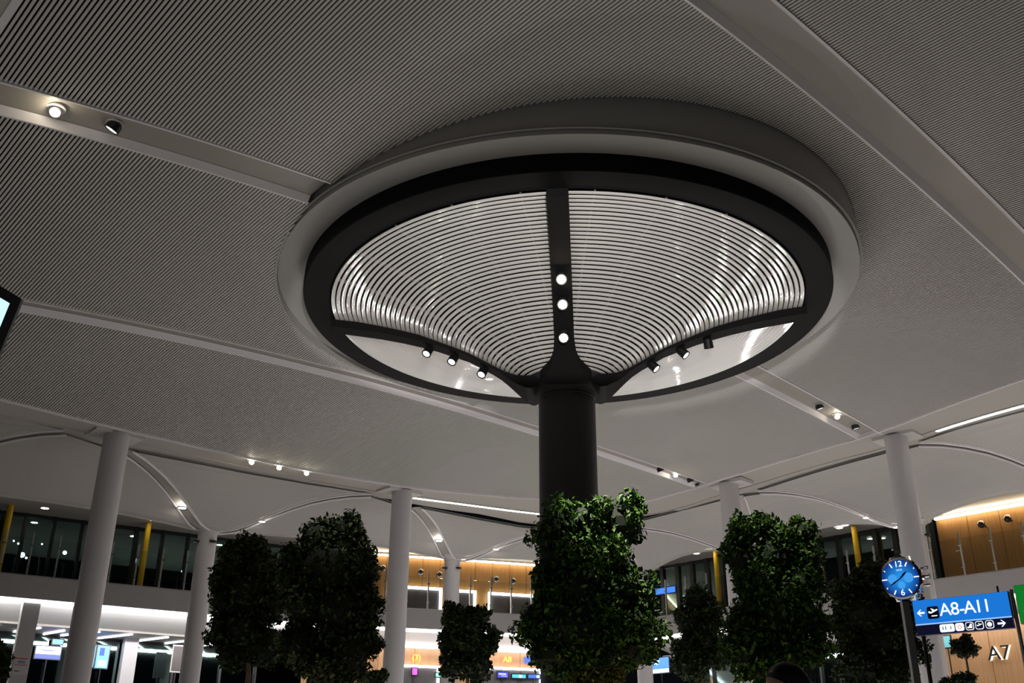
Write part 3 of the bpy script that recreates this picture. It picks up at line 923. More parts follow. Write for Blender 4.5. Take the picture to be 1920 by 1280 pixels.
# ---- ground floor, left
mb = MB(); FL.bx(mb, .62, 1.05, 0, 5.9, .12, .55)
mb.build('square_column', M_column, label='square white pillar under the gallery at the left edge, carrying a poster', cat='pillar', kind='thing')
mb = MB(); FL.bx(mb, 4.15, 4.57, 0, 5.6, 4.0, 4.42)
mb.build('square_column', M_column, label='square white pillar beside the dark shopfront, right of the leftmost column', cat='pillar', kind='thing')
for i, (s0, o0, s1, o1) in enumerate([(.1, 4.4, .35, 3.0), (.95, 4.35, 1.5, 3.0), (1.8, 4.4, 2.2, 3.2), (2.3, 4.4, 3.15, 2.9), (3.4, 4.45, 4.1, 2.9), (4.55, 4.5, 5.2, 2.95), (5.5, 4.5, 6.2, 2.9), (6.6, 4.5, 7.3, 2.9)]):
    A, B = FL.p(s0, 5.55, o0), FL.p(s1, 5.55, o1)
    mb = MB(); mb.sweep([A, B], [(-.03, -.015), (.03, -.015), (.03, .015), (-.03, .015)])
    mb.build('linear_lamp', M_ledlow, label='slim slanting ceiling lamp on the left ground floor, number %s from the left' % ['one', 'two', 'three', 'four', 'five', 'six', 'seven', 'eight'][i], cat='strip light', group='linear lights')
# screens behind the glass
def screen(F, a, c, z0, z1, out, label, col, e, bar=None, cat='screen', floor=0.0):
    q = F.p((a + c) / 2, z0, out)
    T = thing('display_screen', label, cat, tuple(q), 'lit screens')
    mb = MB(); F.bx(mb, a - .03, c + .03, z0 - .03, z1 + .03, out + .015, out + .06); mb.build('case', M_black2, T)
    n = 'screen_' + '_'.join(str(int(x * 100)) for x in col)
    mb = MB(); F.bx(mb, a, c, z0, z1, out, out + .014); mb.build('panel', mat(n, col, .3, emit=e), T)
    for (b0, b1, y0, y1, cc, ee) in (bar or []):
        mb = MB(); F.bx(mb, a + (c-a)*b0, a + (c-a)*b1, z0 + (z1-z0)*y0, z0 + (z1-z0)*y1, out - .008, out - .001)
        mb.build('picture', mat('pic_' + '_'.join(str(int(x * 100)) for x in cc), cc, .4, emit=ee), T)
    q2 = F.p((a+c)/2, floor, out + .05); mb = MB(); mb.tube([q2, q2 + Vector((0, 0, z0 - floor))], .02, 8); mb.build('stand', M_black2, T)
    return T
screen(FL, 1.65, 2.36, 4.84, 5.2, 4.3, 'wide white and blue screen behind the leftmost column, left side', (.45, .5, .9), 1.6, [(0, 1, 0, .35, (.08, .12, .8), 1.0), (.25, .7, .62, .68, (.1, .1, .4), .2)])
screen(FL, 2.08, 2.38, 5.28, 5.42, 4.3, 'small cyan screen above the wide white and blue one', (.1, .35, .9), 1.1, floor=5.25)
screen(FL, 3.12, 3.36, 4.68, 5.32, 4.3, 'tall cyan poster screen just right of the leftmost column', (.12, .45, .95), 1.3, [(.1, .9, .0, .3, (.3, .75, .95), 1.2)])
screen(FL, 3.42, 3.78, 4.66, 5.33, 4.3, 'tall cyan poster screen, second right of the leftmost column', (.12, .42, .95), 1.3, [(.15, .9, .05, .35, (.35, .75, .95), 1.2), (.2, .6, .55, .9, (.03, .1, .5), .3)])
# poster on the square pillar
q = FL.p(.84, 3.93, .1)
T = thing('poster', 'white poster with red bands on the square pillar at the left', 'poster', tuple(q))
mb = MB(); FL.bx(mb, .67, 1.01, 3.95, 4.40, .09, .118); mb.build('sheet', mat('poster_white', (.72, .70, .70), .5), T)
M_red = mat('poster_red', (.6, .08, .06), .5)
for z0, z1 in ((4.35, 4.38), (4.19, 4.205)):
    mb = MB(); FL.bx(mb, .685, .995, z0, z1, .083, .09); mb.build('red_band', M_red, T)
mb = MB(); FL.bx(mb, .75, .93, 4.24, 4.31, .083, .09); mb.build('lettering_block', mat('poster_teal', (.25, .42, .5), .5), T)
mb = MB(); FL.bx(mb, .70, .82, 4.03, 4.05, .083, .09); mb.build('caption_line', M_black2, T)
q = FL.p(5.7, 4.6, 3.5)
T = thing('framed_poster', 'dark picture in a pale frame standing left of the short column', 'poster', tuple(q))
mb = MB(); FL.bx(mb, 5.52, 5.9, 4.58, 5.42, 3.5, 3.53); mb.build('frame', M_white, T)
mb = MB(); FL.bx(mb, 5.56, 5.86, 4.63, 5.37, 3.47, 3.5); mb.build('picture', mat('poster_dark', (.07, .05, .05), .4), T)
mb = MB(); mb.tube([FL.p(5.71, 0, 3.55), FL.p(5.71, 4.6, 3.55)], .03); mb.build('stand', M_black2, T)

# ---- ground floor, middle
wood_wall(FM, -1.9, 8.6, 0, 5.62, 2.5, 1.24, 'orange wood-clad wall of the middle ground floor with lit gates', M_wood2, 'gates_middle')
led_box(FM, -1.9, 8.6, 5.60, 5.66, 2.30, 2.40, 'white cove light along the top of the middle ground-floor wood wall', M_ledlow)
portal(FM, .83, 2.66, 3.2, 5.06, 2.48, 'ground-floor gate with a glowing white frame behind the second tall column', th=.07)
portal(FM, 4.05, 6.3, 3.2, 5.10, 2.48, 'ground-floor gate with a glowing white frame beside the centre tree', th=.07)
M_amber = mat('amber_letters', (1, .55, .1), emit=2.2, ecol=(1, .5, .06))
def gate_letters(F, s, z, out, body, size, label, mt=M_amber):
    q = F.p(s, z, out)
    T = thing('gate_letters', label, 'lettering', tuple(q), 'lit gate lettering')
    text('letters', body, size, q, F.t, (0, 0, 1), mt, T, depth=.02)
    return T
gate_letters(FM, 1.87, 5.30, 2.44, '(3)', .26, 'glowing amber figure three in brackets beside the second tall column')
gate_letters(FM, 5.06, 5.36, 2.44, 'A8', .26, 'glowing amber letters A8 left of the centre tree')
gate_letters(FM, 6.1, 5.38, 2.44, 'M', .24, 'slanting amber letter at the edge of the centre tree')
gate_letters(FM, .35, 5.28, 2.44, 'K', .22, 'amber letter at the edge of the left tree pair')
mb = MB(); FM.bx(mb, 5.68, 5.9, 5.28, 5.48, 2.42, 2.46)
mb.build('blue_emblem', mat('emblem_blue', (.05, .12, .8), emit=.9), label='small glowing blue square emblem beside the amber letters', cat='emblem')
screen(FM, 1.72, 1.88, 4.74, 4.95, 2.3, 'small magenta screen right of the second tall column', (.75, .1, .75), 1.3)
screen(FM, 2.52, 2.86, 4.70, 4.82, 2.3, 'small green and cyan strip screen left of the small tree', (.05, .5, .6), 1.4, [(0, .4, .1, .9, (.3, .9, .5), 1.2)])
T = screen(FM, 4.68, 5.05, 4.75, 4.93, 2.3, 'small dark-blue screen with white script right of the small tree', (.05, .06, .45), 1.0, [(.1, .8, .55, .75, (.7, .7, 1), 1.5), (.3, .9, .2, .35, (.4, .4, .9), 1.0)])
screen(FM, 5.2, 5.68, 4.76, 4.87, 2.3, 'cyan strip screen under the gate beside the centre tree', (.05, .4, .75), 1.4, [(.5, .7, .1, .9, (.8, .9, 1), 1.5)])
screen(FM, 5.78, 6.2, 4.77, 4.88, 2.3, 'blue strip screen nearest the centre tree', (.04, .12, .75), 1.4, [(.7, .95, .1, .9, (.6, .8, .9), 1.2)])

# ---- ground floor, right
M_ghost = mat('relief_grey', (.45, .43, .42), .5)
gate_letters(FR, -.55, 5.62, 2.7, 'BI A', .34, 'pale letters on the white soffit between the centre tree and the next tree', M_ghost)
screen(FR, -2.2, -1.5, 4.93, 5.42, 1.5, 'blue gate screen reading A7 right of the centre tree', (.06, .2, .85), 1.3, [(0, 1, 0, .25, (.75, .72, .95), 1.3)])
text('gate_code', 'A7', .20, FR.p(-1.98, 5.26, 1.47), FR.t, (0, 0, 1), mat('ink_white', (1, 1, 1), emit=1.6), None, label='white letters A7 on the blue gate screen', cat='lettering')
wood_wall(FR, 7.9, 16.5, 0, 5.62, 1.52, 1.3, 'light wood wall under the blue gate sign at the right edge', M_wood2, 'gate_right')
M_A7 = mat('lit_letters', (1, .95, .8), emit=1.6, ecol=(1, .93, .72))
q = FR.p(9.42, 4.65, 1.42)
T = thing('gate_number', 'raised A7 gate letters lit from behind on the right wood wall', 'lettering', tuple(q), 'lit gate lettering')
text('letters', 'A7', .52, FR.p(9.45, 4.64, 1.40), FR.t, (0, 0, 1), M_black2, T, depth=.012)
text('letter_glow', 'A7', .52, FR.p(9.475, 4.635, 1.46), FR.t, (0, 0, 1), M_A7, T, depth=.012)
screen(FR, -1.21, -.4, 7.36, 7.55, .6, 'blue strip sign on the right upper gallery beside the centre tree', (.05, .22, .95), 1.3, floor=6.5)
for a, c, z0, z1, o, lb in ((-2.6, 1.3, 8.12, 8.2, 4.0, 'white light line beyond the upper gallery glass right of the centre tree'),):
    led_box(FR, a, c, z0, z1, o, o + .06, lb, M_led)
screen(FR, 5.55, 5.72, 3.9, 4.35, 2.6, 'small magenta and blue screen seen through the trees left of the clock', (.7, .2, .75), 1.2, [(0, 1, 0, .45, (.08, .1, .8), 1.0)])
screen(FR, 8.02, 8.25, 4.9, 5.2, 1.3, 'small teal screen below the gate sign', (.12, .35, .4), .6)

# ------------------------------------------------------------------ trees
TREES = {"T1": [[0.484, 10.5, 3.668, 0.29], [0.793, 10.5, 3.755, 0.28], [1.159, 10.5, 3.813, 0.269], [1.318, 10.5, 3.986, 0.113], [0.564, 10.5, 3.445, 0.304], [0.951, 10.5, 3.447, 0.365], [0.395, 10.5, 3.171, 0.23], [0.748, 10.5, 3.065, 0.436], [1.159, 10.5, 3.12, 0.273], [0.283, 10.5, 2.77, 0.248], [0.712, 10.5, 2.694, 0.456], [1.198, 10.5, 2.749, 0.301], [0.388, 10.5, 2.485, 0.266], [0.813, 10.5, 2.462, 0.33], [1.241, 10.5, 2.515, 0.224]], "T2": [[-2.309, 12.0, 3.942, 0.267], [-1.964, 12.0, 4.008, 0.229], [-2.503, 12.0, 3.625, 0.264], [-2.121, 12.0, 3.564, 0.471], [-1.752, 12.0, 3.691, 0.221], [-2.371, 12.0, 3.193, 0.322], [-1.96, 12.0, 3.074, 0.432], [-1.659, 12.0, 3.197, 0.167], [-2.36, 12.0, 2.714, 0.317], [-1.869, 12.0, 2.658, 0.377], [-2.098, 12.0, 2.482, 0.302], [-1.665, 12.0, 2.806, 0.183]], "T2b": [[-3.591, 14.0, 4.261, 0.244], [-3.8, 14.0, 4.025, 0.294], [-3.434, 14.0, 4.026, 0.279], [-3.859, 14.0, 3.591, 0.261], [-3.541, 14.0, 3.664, 0.349], [-3.88, 14.0, 3.169, 0.215], [-3.558, 14.0, 3.17, 0.343], [-3.666, 14.0, 2.86, 0.269], [-3.251, 14.0, 2.964, 0.299], [-3.265, 14.0, 3.452, 0.238]], "T4": [[2.785, 12.0, 4.032, 0.23], [3.018, 12.0, 4.13, 0.141], [3.455, 12.0, 4.035, 0.204], [3.146, 12.0, 3.81, 0.291], [2.757, 12.0, 3.713, 0.24], [3.483, 12.0, 3.717, 0.227], [2.886, 12.0, 3.402, 0.3], [3.323, 12.0, 3.405, 0.3], [3.043, 12.0, 3.098, 0.383], [2.661, 12.0, 2.976, 0.234], [3.468, 12.0, 3.04, 0.203], [2.635, 12.0, 2.679, 0.256], [3.126, 12.0, 2.711, 0.341], [3.458, 12.0, 2.683, 0.201], [2.862, 12.0, 2.506, 0.218]], "T5": [[6.41, 18.0, 4.653, 0.423], [5.91, 18.0, 4.419, 0.318], [6.866, 18.0, 4.562, 0.338], [6.14, 18.0, 4.055, 0.519], [6.743, 18.0, 4.058, 0.389], [5.815, 18.0, 3.694, 0.331], [6.354, 18.0, 3.607, 0.477], [6.8, 18.0, 3.521, 0.293], [5.934, 18.0, 3.21, 0.418], [6.564, 18.0, 3.169, 0.381], [7.103, 18.0, 3.302, 0.109]], "T6": [[3.591, 20.0, 4.558, 0.31], [3.835, 20.0, 4.357, 0.268], [3.413, 20.0, 4.205, 0.287], [3.75, 20.0, 3.908, 0.337], [3.38, 20.0, 3.71, 0.305], [3.877, 20.0, 3.566, 0.263], [3.459, 20.0, 3.37, 0.333]], "T3": [[-1.053, 20.0, 4.284, 0.267], [-0.641, 20.0, 4.235, 0.267], [-0.893, 20.0, 4.035, 0.389], [-1.092, 20.0, 3.836, 0.265], [-0.733, 20.0, 3.69, 0.365], [-0.429, 20.0, 3.741, 0.203], [-1.08, 20.0, 3.397, 0.262], [-0.625, 20.0, 3.351, 0.333], [-0.329, 20.0, 3.938, 0.163]], "S1": [[-3.413, 22.0, 3.383, 0.199], [-3.658, 22.0, 3.256, 0.198]], "S2": [[-2.899, 22.5, 3.371, 0.192], [-2.721, 22.5, 3.415, 0.136]], "S3": [[0.738, 9.6, 2.136, 0.125], [0.929, 9.6, 2.109, 0.115], [0.616, 9.6, 2.098, 0.096]], "T7": [[8.093, 19.0, 3.636, 0.126], [8.272, 19.0, 3.72, 0.135], [8.344, 19.0, 3.581, 0.116], [8.154, 19.0, 3.543, 0.116]], "T8": [[-9.763, 20.0, 3.52, 0.243], [-9.593, 20.0, 3.482, 0.142], [-9.667, 20.0, 3.212, 0.221]], "S4": [[7.824, 18.6, 3.016, 0.131], [8.015, 18.6, 3.044, 0.112], [7.629, 18.6, 2.971, 0.112]]}

def leaf_mat(name, c, c2):
    M = bpy.data.materials.new(name); M.use_nodes = True; nt = M.node_tree
    b = nt.nodes['Principled BSDF']
    oi = nt.nodes.new('ShaderNodeNewGeometry')
    cr = nt.nodes.new('ShaderNodeValToRGB')
    cr.color_ramp.elements[0].color = (*c, 1); cr.color_ramp.elements[1].color = (*c2, 1)
    nt.links.new(oi.outputs['Random Per Island'], cr.inputs['Fac'])
    nt.links.new(cr.outputs['Color'], b.inputs['Base Color'])
    b.inputs['Roughness'].default_value = .5
    b.inputs['Specular IOR Level'].default_value = .22
    return M
M_leaf = leaf_mat('leaf_green', (.011, .034, .004), (.060, .135, .010))
M_leaf2 = leaf_mat('leaf_olive', (.012, .022, .006), (.036, .058, .012))
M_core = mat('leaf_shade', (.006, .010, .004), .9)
M_bark = mat('bark', (.19, .11, .06), .8, noise=.3, nscale=20, bump=.4)
M_planter = mat('planter_white', (.6, .59, .57), .4)
def tree(key, label, ml, n, size, seed, trunks=((0, 0),), name='indoor_tree', lean=0):
    rng = np.random.default_rng(seed)
    bl = np.array(TREES[key])
    cx, cy = float(np.average(bl[:, 0], weights=bl[:, 3]**2)), float(np.average(bl[:, 1]))
    zmin = float((bl[:, 2] - bl[:, 3]).min())
    T = thing(name, label, 'tree' if name != 'potted_shrub' else 'shrub', (cx, cy, 0), None)
    big = bl
    kids = []
    for x, y, z, r in bl:
        for _ in range(7):
            d = rng.normal(size=3); d[1] *= .8; d /= np.linalg.norm(d)
            k_ = r * rng.uniform(.30, .52); q = np.array([x, y, z]) + d * (r * rng.uniform(.72, .92))
            kids.append((*q, k_))
    bl = np.array([(x, y, z, r * .86) for x, y, z, r in bl] + kids)
    # leaves: folded diamonds scattered in the outer shell of each clump
    wts = bl[:, 3] ** 2; wts = wts / wts.sum()
    pick = rng.choice(len(bl), n, p=wts)
    d = rng.normal(size=(n, 3)); d /= np.linalg.norm(d, axis=1)[:, None]
    rad = bl[pick, 3] * (0.66 + 0.42 * rng.random(n) ** .9)
    P = bl[pick, :3] + d * rad[:, None]
    P[:, 1] += rng.normal(size=n) * .05
    ax = d * .35 + rng.normal(size=(n, 3)) * .7 + np.array([0, 0, -.25]); ax /= np.linalg.norm(ax, axis=1)[:, None]
    nn = d * .8 + np.array([0, 0, .55]) + rng.normal(size=(n, 3)) * .45
    sd = np.cross(ax, nn); sd /= np.linalg.norm(sd, axis=1)[:, None]
    up = np.cross(sd, ax)
    L = size * (.7 + .6 * rng.random(n))[:, None]
    v0 = P - ax * L * .5; v2 = P + ax * L * .5
    v1 = P + sd * L * .26 + up * L * .08; v3 = P - sd * L * .26 + up * L * .08
    V = np.stack([v0, v1, v2, v3], 1).reshape(-1, 3) - np.array([cx, cy, 0])
    me = bpy.data.meshes.new('foliage')
    idx = np.arange(n) * 4
    F = np.concatenate([np.stack([idx, idx + 1, idx + 2], 1), np.stack([idx, idx + 2, idx + 3], 1)])
    me.from_pydata(V.tolist(), [], F.tolist())
    me.materials.append(ml)
    o = bpy.data.objects.new('foliage', me); COL.objects.link(o); o.parent = T; tag(o, kind='stuff')
    # solid inner blobs painted near-black for the shade inside the crown
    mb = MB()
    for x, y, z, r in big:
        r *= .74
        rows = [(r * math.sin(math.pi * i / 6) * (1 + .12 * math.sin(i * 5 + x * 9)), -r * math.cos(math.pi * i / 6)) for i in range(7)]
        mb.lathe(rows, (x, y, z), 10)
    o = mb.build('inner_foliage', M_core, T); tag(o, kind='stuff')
    top = Vector((cx, cy, float(np.average(bl[:, 2]))))
    for dx, dy in trunks:
        mb = MB()
        b0 = Vector((cx + dx * .35, cy + dy * .3, .55)); b1 = Vector((cx + dx, cy + dy, max(zmin, .9)))
        rt = .035 if bl[:, 3].max() > .2 else .02
        mb.tube([b0, b0.lerp(b1, .5) + Vector((.02, .01, 0)), b1, b1.lerp(top, .7)], [rt * 1.4, rt * 1.1, rt, rt * .5], 8)
        mb.build('trunk', M_bark, T, smooth=True)
    return T
def planter(x, y, r, label):
    q = (x, y, 0)
    T = thing('planter', label, 'planter', q, 'round planters below the frame')
    mb = MB(); mb.lathe([(0, 0), (r * .8, 0), (r, .6), (r * .93, .6), (r * .9, .5), (0, .5)], q, 32); mb.build('pot', M_planter, T)
    mb = MB(); mb.lathe([(0, .53), (r * .9, .52)], q, 24); mb.build('soil', M_bark, T)
tree('T1', 'tall dense columnar tree in front of the black column', M_leaf, 17000, .072, 1, ((.03, 0), (.14, .05), (-.05, .1)))
tree('T2', 'wide dark tree, the right one of the left pair', M_leaf2, 15000, .075, 2, ((0, 0), (-.2, 0)))
tree('T2b', 'slimmer dark tree, the left one of the left pair', M_leaf2, 11000, .078, 3, ((.12, 0),))
tree('T4', 'tall columnar tree right of the centre with a two-pointed top', M_leaf, 15000, .075, 4, ((0, 0), (.15, .1)))
tree('T5', 'round-topped tree behind the clock pole', M_leaf2, 11000, .095, 5, ((0, 0),))
tree('T6', 'small dim tree between the centre tree and the big right-hand tree', M_leaf2, 6500, .10, 6, ((0, 0),))
tree('T3', 'small lobed tree in front of the short column, left of the centre tree', M_leaf2, 7500, .10, 7, ((0, 0),))
tree('T7', 'thin-stemmed little tree below the gate sign', M_leaf2, 900, .07, 8, ((0, 0),))
tree('T8', 'dim tree top cut off by the left edge, behind the square pillar', M_leaf2, 2600, .10, 9, ((0, 0),))
tree('S1', 'low dark shrub at the bottom edge left of the second tall column', M_leaf2, 1300, .09, 10, ((0, 0),), 'potted_shrub')
tree('S2', 'low dark shrub at the bottom edge below the magenta screen', M_leaf2, 1000, .09, 11, ((0, 0),), 'potted_shrub')
tree('S3', 'yellow-green shrub at the bottom edge under the centre tree', leaf_mat('leaf_yellow_lit', (.10, .11, .02), (.25, .22, .04)), 1500, .05, 12, ((0, 0),), 'potted_shrub')  # yellow lamplight is put into the leaf colour
tree('S4', 'low shrub at the bottom edge below the small teal screen', M_leaf2, 900, .07, 13, ((0, 0),), 'potted_shrub')
for x, y, r, lb in ((.8, 10.5, .55, 'round white planter of the centre tree'), (-2.1, 12, .55, 'round white planter of the wide left tree'), (-3.6, 14, .5, 'round white planter of the slim left tree'), (3.1, 12, .5, 'round white planter of the two-pointed tree'), (6.4, 18, .6, 'round white planter of the round-topped tree'), (3.6, 20, .5, 'round white planter of the small dim tree'), (-.8, 20, .5, 'round white planter of the lobed little tree')):
    planter(x, y, r, lb)
# lamps that light the crowns from the canopy and from their planters
def spot(name, loc, to, power, ang, color=(1, .95, .85), blend=.6, rad=.08):
    L = bpy.data.lights.new(name, 'SPOT'); L.energy = power; L.spot_size = math.radians(ang); L.spot_blend = blend; L.color = color; L.shadow_soft_size = rad
    o = bpy.data.objects.new(name, L); COL.objects.link(o); o.location = loc
    o.rotation_euler = (Vector(to) - Vector(loc)).to_track_quat('-Z', 'Y').to_euler(); return o
spot('crown_lamp', (.6, 8.6, 9.0), (1.05, 10.45, 4.1), 6500, 14)
spot('crown_lamp', (2.6, 9.8, 9.0), (3.1, 12, 4.2), 2400, 13)
spot('crown_lamp', (-1.4, 10, 9.0), (-2.0, 12, 4.2), 900, 13)
spot('planter_lamp', (.75, 9.9, .8), (.8, 10.5, 2.6), 30, 70, (1, .75, .35))
spot('planter_lamp', (3.0, 11.4, .8), (3.05, 12, 2.6), 30, 70, (1, .75, .35))
spot('planter_lamp', (-2.4, 11.4, .8), (-2.3, 12, 2.6), 30, 70, (1, .75, .35))

# ------------------------------------------------------------------ gate sign
sx = Vector((.778, -.628, 0)).normalized()       # along the sign, nearly parallel to the right wall
sn = Vector((sx.y, -sx.x, 0))                     # towards the viewer
if sn.dot(Vector((0, -1, 0))) < 0: sn = -sn
so = Vector((6.265, 16.11, 0))
SW = 1.42
M_sblue = mat('sign_blue', (.004, .07, .35), .4, emit=.8, ecol=(.012, .22, .80))
M_sdark = mat('sign_navy', (.008, .008, .035), .4, emit=.25, ecol=(.01, .01, .06))
M_ink = mat('sign_white', (1, 1, 1), .5, emit=1.15, ecol=(.9, .97, 1))
def sp(a, z, o=0.0): return so + sx * a + sn * o + Vector((0, 0, z))
S = thing('gate_sign', 'long blue hanging sign pointing left to gates A8-A11', 'sign', tuple(sp(SW/2, 3.43)))
mb = MB(); mb.box(sp(SW/2, 3.76, -.06), SW, .12, .38, sx, sn); mb.build('case', M_black2, S)
mb = MB(); mb.box(sp(SW/2, 3.765, .003), SW - .02, .006, .365, sx, sn); mb.build('face', M_sblue, S)
mb = MB(); mb.box(sp(SW/2, 3.583, .005), SW - .02, .01, .018, sx, sn); mb.build('light_edge', mat('sign_edge', (.3, .55, 1), emit=1.0), S)
mb = MB(); mb.box(sp(SW/2, 3.495, -.05), SW - .02, .10, .145, sx, sn); mb.build('pictogram_strip', M_sdark, S)
def flat(name, pts, mt, par, o=.008, d=.004):
    mb = MB(); mb.prism([sp(a, z, o) for a, z in pts], sn * d); return mb.build(name, mt, par)
def arrow(cx, cz, w, dirn, par, o=.008):
    h = w * .5; t = w * .11
    mb = MB(); mb.prism([sp(cx - dirn * h, cz, o), sp(cx + dirn * h * -.1, cz + h * .85, o), sp(cx + dirn * h * .22, cz + h * .85, o), sp(cx - dirn * h * .45, cz + t, o), sp(cx + dirn * h, cz + t, o), sp(cx + dirn * h, cz - t, o), sp(cx - dirn * h * .45, cz - t, o), sp(cx + dirn * h * .22, cz - h * .85, o), sp(cx + dirn * h * -.1, cz - h * .85, o)], sn * .004)
    return mb.build('arrow', M_ink, par)
arrow(.115, 3.755, .115, 1, S)
for ch, a in (('A', .485), ('8', .63), ('-', .735), ('A', .845), ('1', .975), ('1', 1.09)):
    text('letter', ch, .265, sp(a, 3.765, .010), sx, (0, 0, 1), M_ink, S, depth=.003)
def rrect(cx, cz, w, h, r, o, mt, name, par, d=.003):
    pts = []
    for qx, qz, a0 in ((1, 1, 0), (-1, 1, 90), (-1, -1, 180), (1, -1, 270)):
        for k in range(5):
            a = math.radians(a0 + 22.5 * k); pts.append((cx + qx * (w/2 - r) + r * math.cos(a), cz + qz * (h/2 - r) + r * math.sin(a)))
    return flat(name, pts, mt, par, o, d)
pic = rrect(.30, 3.745, .175, .185, .03, .007, mat('pictogram_navy', (.004, .005, .03), .4), 'departure_pictogram', S)
# aircraft taking off
pl = [(-.07, .012), (-.06, .025), (-.025, .012), (.0, .022), (-.03, .06), (-.012, .062), (.035, .036), (.06, .048), (.075, .042), (.07, .030), (-.03, -.012), (-.06, -.005)]
def plane_pts(cx, cz, s): return [(cx + a * s, cz + c * s) for a, c in pl]
mb = MB(); mb.prism([sp(a, z, .012) for a, z in plane_pts(.30, 3.745, 1.0)], sn * .003); mb.build('aircraft', M_ink, pic)
mb = MB(); mb.box(sp(.315, 3.695, .013), .085, .004, .014, sx, sn); mb.build('runway', M_ink, pic)
M_pink = mat('pictogram_red', (.8, .1, .12), .5, emit=.5)
a = rrect(.47, 3.50, .215, .115, .025, .004, M_ink, 'white_plate', S)
for i, dx in enumerate((-.06, -.02, .055)):
    mb = MB(); mb.box(sp(.47 + dx, 3.50, .009), .018, .003, .05, sx, sn); mb.build('mark', mat('pictogram_teal', (.3, .55, .6), .5, emit=.4), a)
a = rrect(.655, 3.50, .125, .115, .03, .004, M_ink, 'white_plate', S)
mb = MB()
mb.lathe([(.022, 0), (.030, 0), (.030, .003), (.022, .003)], sp(.655, 3.50, .009), 20, closed=True, axis=sn); mb.build('red_symbol', M_pink, a)
for cx, kind_ in ((.80, 'escalator'), (.94, 'plane'), (1.085, 'round')):
    rrect(cx, 3.50, .118, .118, .03, .004, M_ink, 'plate_outline', S)
    a = rrect(cx, 3.50, .100, .100, .024, .0075, M_sdark, 'dark_plate', S)
    if kind_ == 'escalator':
        mb = MB(); mb.prism([sp(cx - .035, 3.47, .012), sp(cx + .035, 3.47, .012), sp(cx + .035, 3.535, .012), sp(cx + .015, 3.535, .012), sp(cx - .015, 3.49, .012), sp(cx - .035, 3.49, .012)], sn * .003)
    elif kind_ == 'plane':
        mb = MB(); mb.prism([sp(p_, z, .012) for p_, z in plane_pts(cx, 3.495, .55)], sn * .003)
    else:
        mb = MB(); mb.lathe([(0, 0), (.034, 0), (.034, .003), (0, .003)], sp(cx, 3.50, .012), 16, axis=sn)
    mb.build('symbol', M_ink, a)
arrow(1.255, 3.50, .115, -1, S)
for a in (.15, SW - .15):
    q0, q1 = sp(a, 3.95, -.06), sp(a, 8.6, -.06)
    mb = MB(); mb.tube([q0, q0 + Vector((0, 0, .1))], .015); mb.build('bracket', M_black2, S)
q = sp(-.02, 0, -.10)
mb = MB(); mb.tube([sp(SW + .03, 0, -.08), sp(SW + .03, 3.98, -.08)], .028, 12); mb.build('post', M_steel, S)
mb = MB(); mb.tube([sp(.05, 0, -.16), sp(.05, 3.6, -.16)], .03, 12); mb.build('post', M_black2, S)
# green exit sign beyond it
G2 = thing('exit_sign', 'green sign cut off by the right edge beside the blue gate sign', 'sign', tuple(sp(SW + .35, 3.43)))
mb = MB(); mb.box(sp(SW + .40, 3.745, -.05), .62, .10, .55, sx, sn); mb.build('case', M_black2, G2)
mb = MB(); mb.box(sp(SW + .40, 3.745, .003), .61, .006, .54, sx, sn); mb.build('face', mat('sign_green', (.005, .22, .03), .4, emit=.55, ecol=(.006, .30, .03)), G2)
mb = MB(); mb.lathe([(0, 0), (.045, 0), (.045, .004), (0, .004)], sp(SW + .20, 3.62, .008), 4, axis=sn); mb.build('arrow_tip', M_ink, G2)
text('figure', '9', .12, sp(SW + .215, 3.53, .01), sx, (0, 0, 1), mat('sign_lime', (.6, 1, .5), emit=1.0), G2, depth=.003)
mb = MB(); mb.tube([sp(SW + .65, 0, -.12), sp(SW + .65, 3.6, -.12)], .03, 12); mb.build('post', M_black2, G2)

# ------------------------------------------------------------------ clock shaped like a wristwatch
wc = Vector((5.93, 15.5, 4.18))
wn_ = Vector((-.62, -.78, -.08)).normalized()
wx = Vector((0, 0, 1)).cross(wn_).normalized(); wy = wn_.cross(wx)
RW = .285
Wt = thing('clock', 'big wristwatch-shaped clock with a glowing blue dial on a pole', 'clock', (wc.x, wc.y, 0))
def wp(x, y, o): return wc + wx * x + wy * y + wn_ * o
mb = MB(); mb.lathe([(0, -.16), (RW * .9, -.16), (RW * 1.04, -.12), (RW * 1.06, .0), (RW * 1.10, .03), (RW * 1.08, .055), (RW * .98, .06), (RW * .95, .045), (0, .045)], wc, 48, axis=wn_)
mb.build('case', M_chrome, Wt)
M_dial = bpy.data.materials.new('dial_blue'); M_dial.use_nodes = True
nt = M_dial.node_tree; bs = nt.nodes['Principled BSDF']
tc = nt.nodes.new('ShaderNodeTexCoord'); vl = nt.nodes.new('ShaderNodeVectorMath'); vl.operation = 'LENGTH'
sb = nt.nodes.new('ShaderNodeVectorMath'); sb.operation = 'SUBTRACT'; sb.inputs[1].default_value = (0, 0, wc.z)
cr = nt.nodes.new('ShaderNodeValToRGB')
cr.color_ramp.elements[0].position = .08; cr.color_ramp.elements[0].color = (.015, .28, .80, 1)
cr.color_ramp.elements[1].position = .27; cr.color_ramp.elements[1].color = (.002, .03, .22, 1)
nt.links.new(tc.outputs['Object'], sb.inputs[0]); nt.links.new(sb.outputs['Vector'], vl.inputs[0]); nt.links.new(vl.outputs['Value'], cr.inputs['Fac'])
nt.links.new(cr.outputs['Color'], bs.inputs['Emission Color']); bs.inputs['Emission Strength'].default_value = .95; bs.inputs['Base Color'].default_value = (.01, .05, .2, 1)
mb = MB(); mb.lathe([(0, .05), (RW * .95, .048)], wc, 48, axis=wn_)
dial = mb.build('dial', M_dial, Wt)
M_sub = mat('subdial_blue', (.05, .35, .9), .5, emit=.8, ecol=(.06, .38, .95))
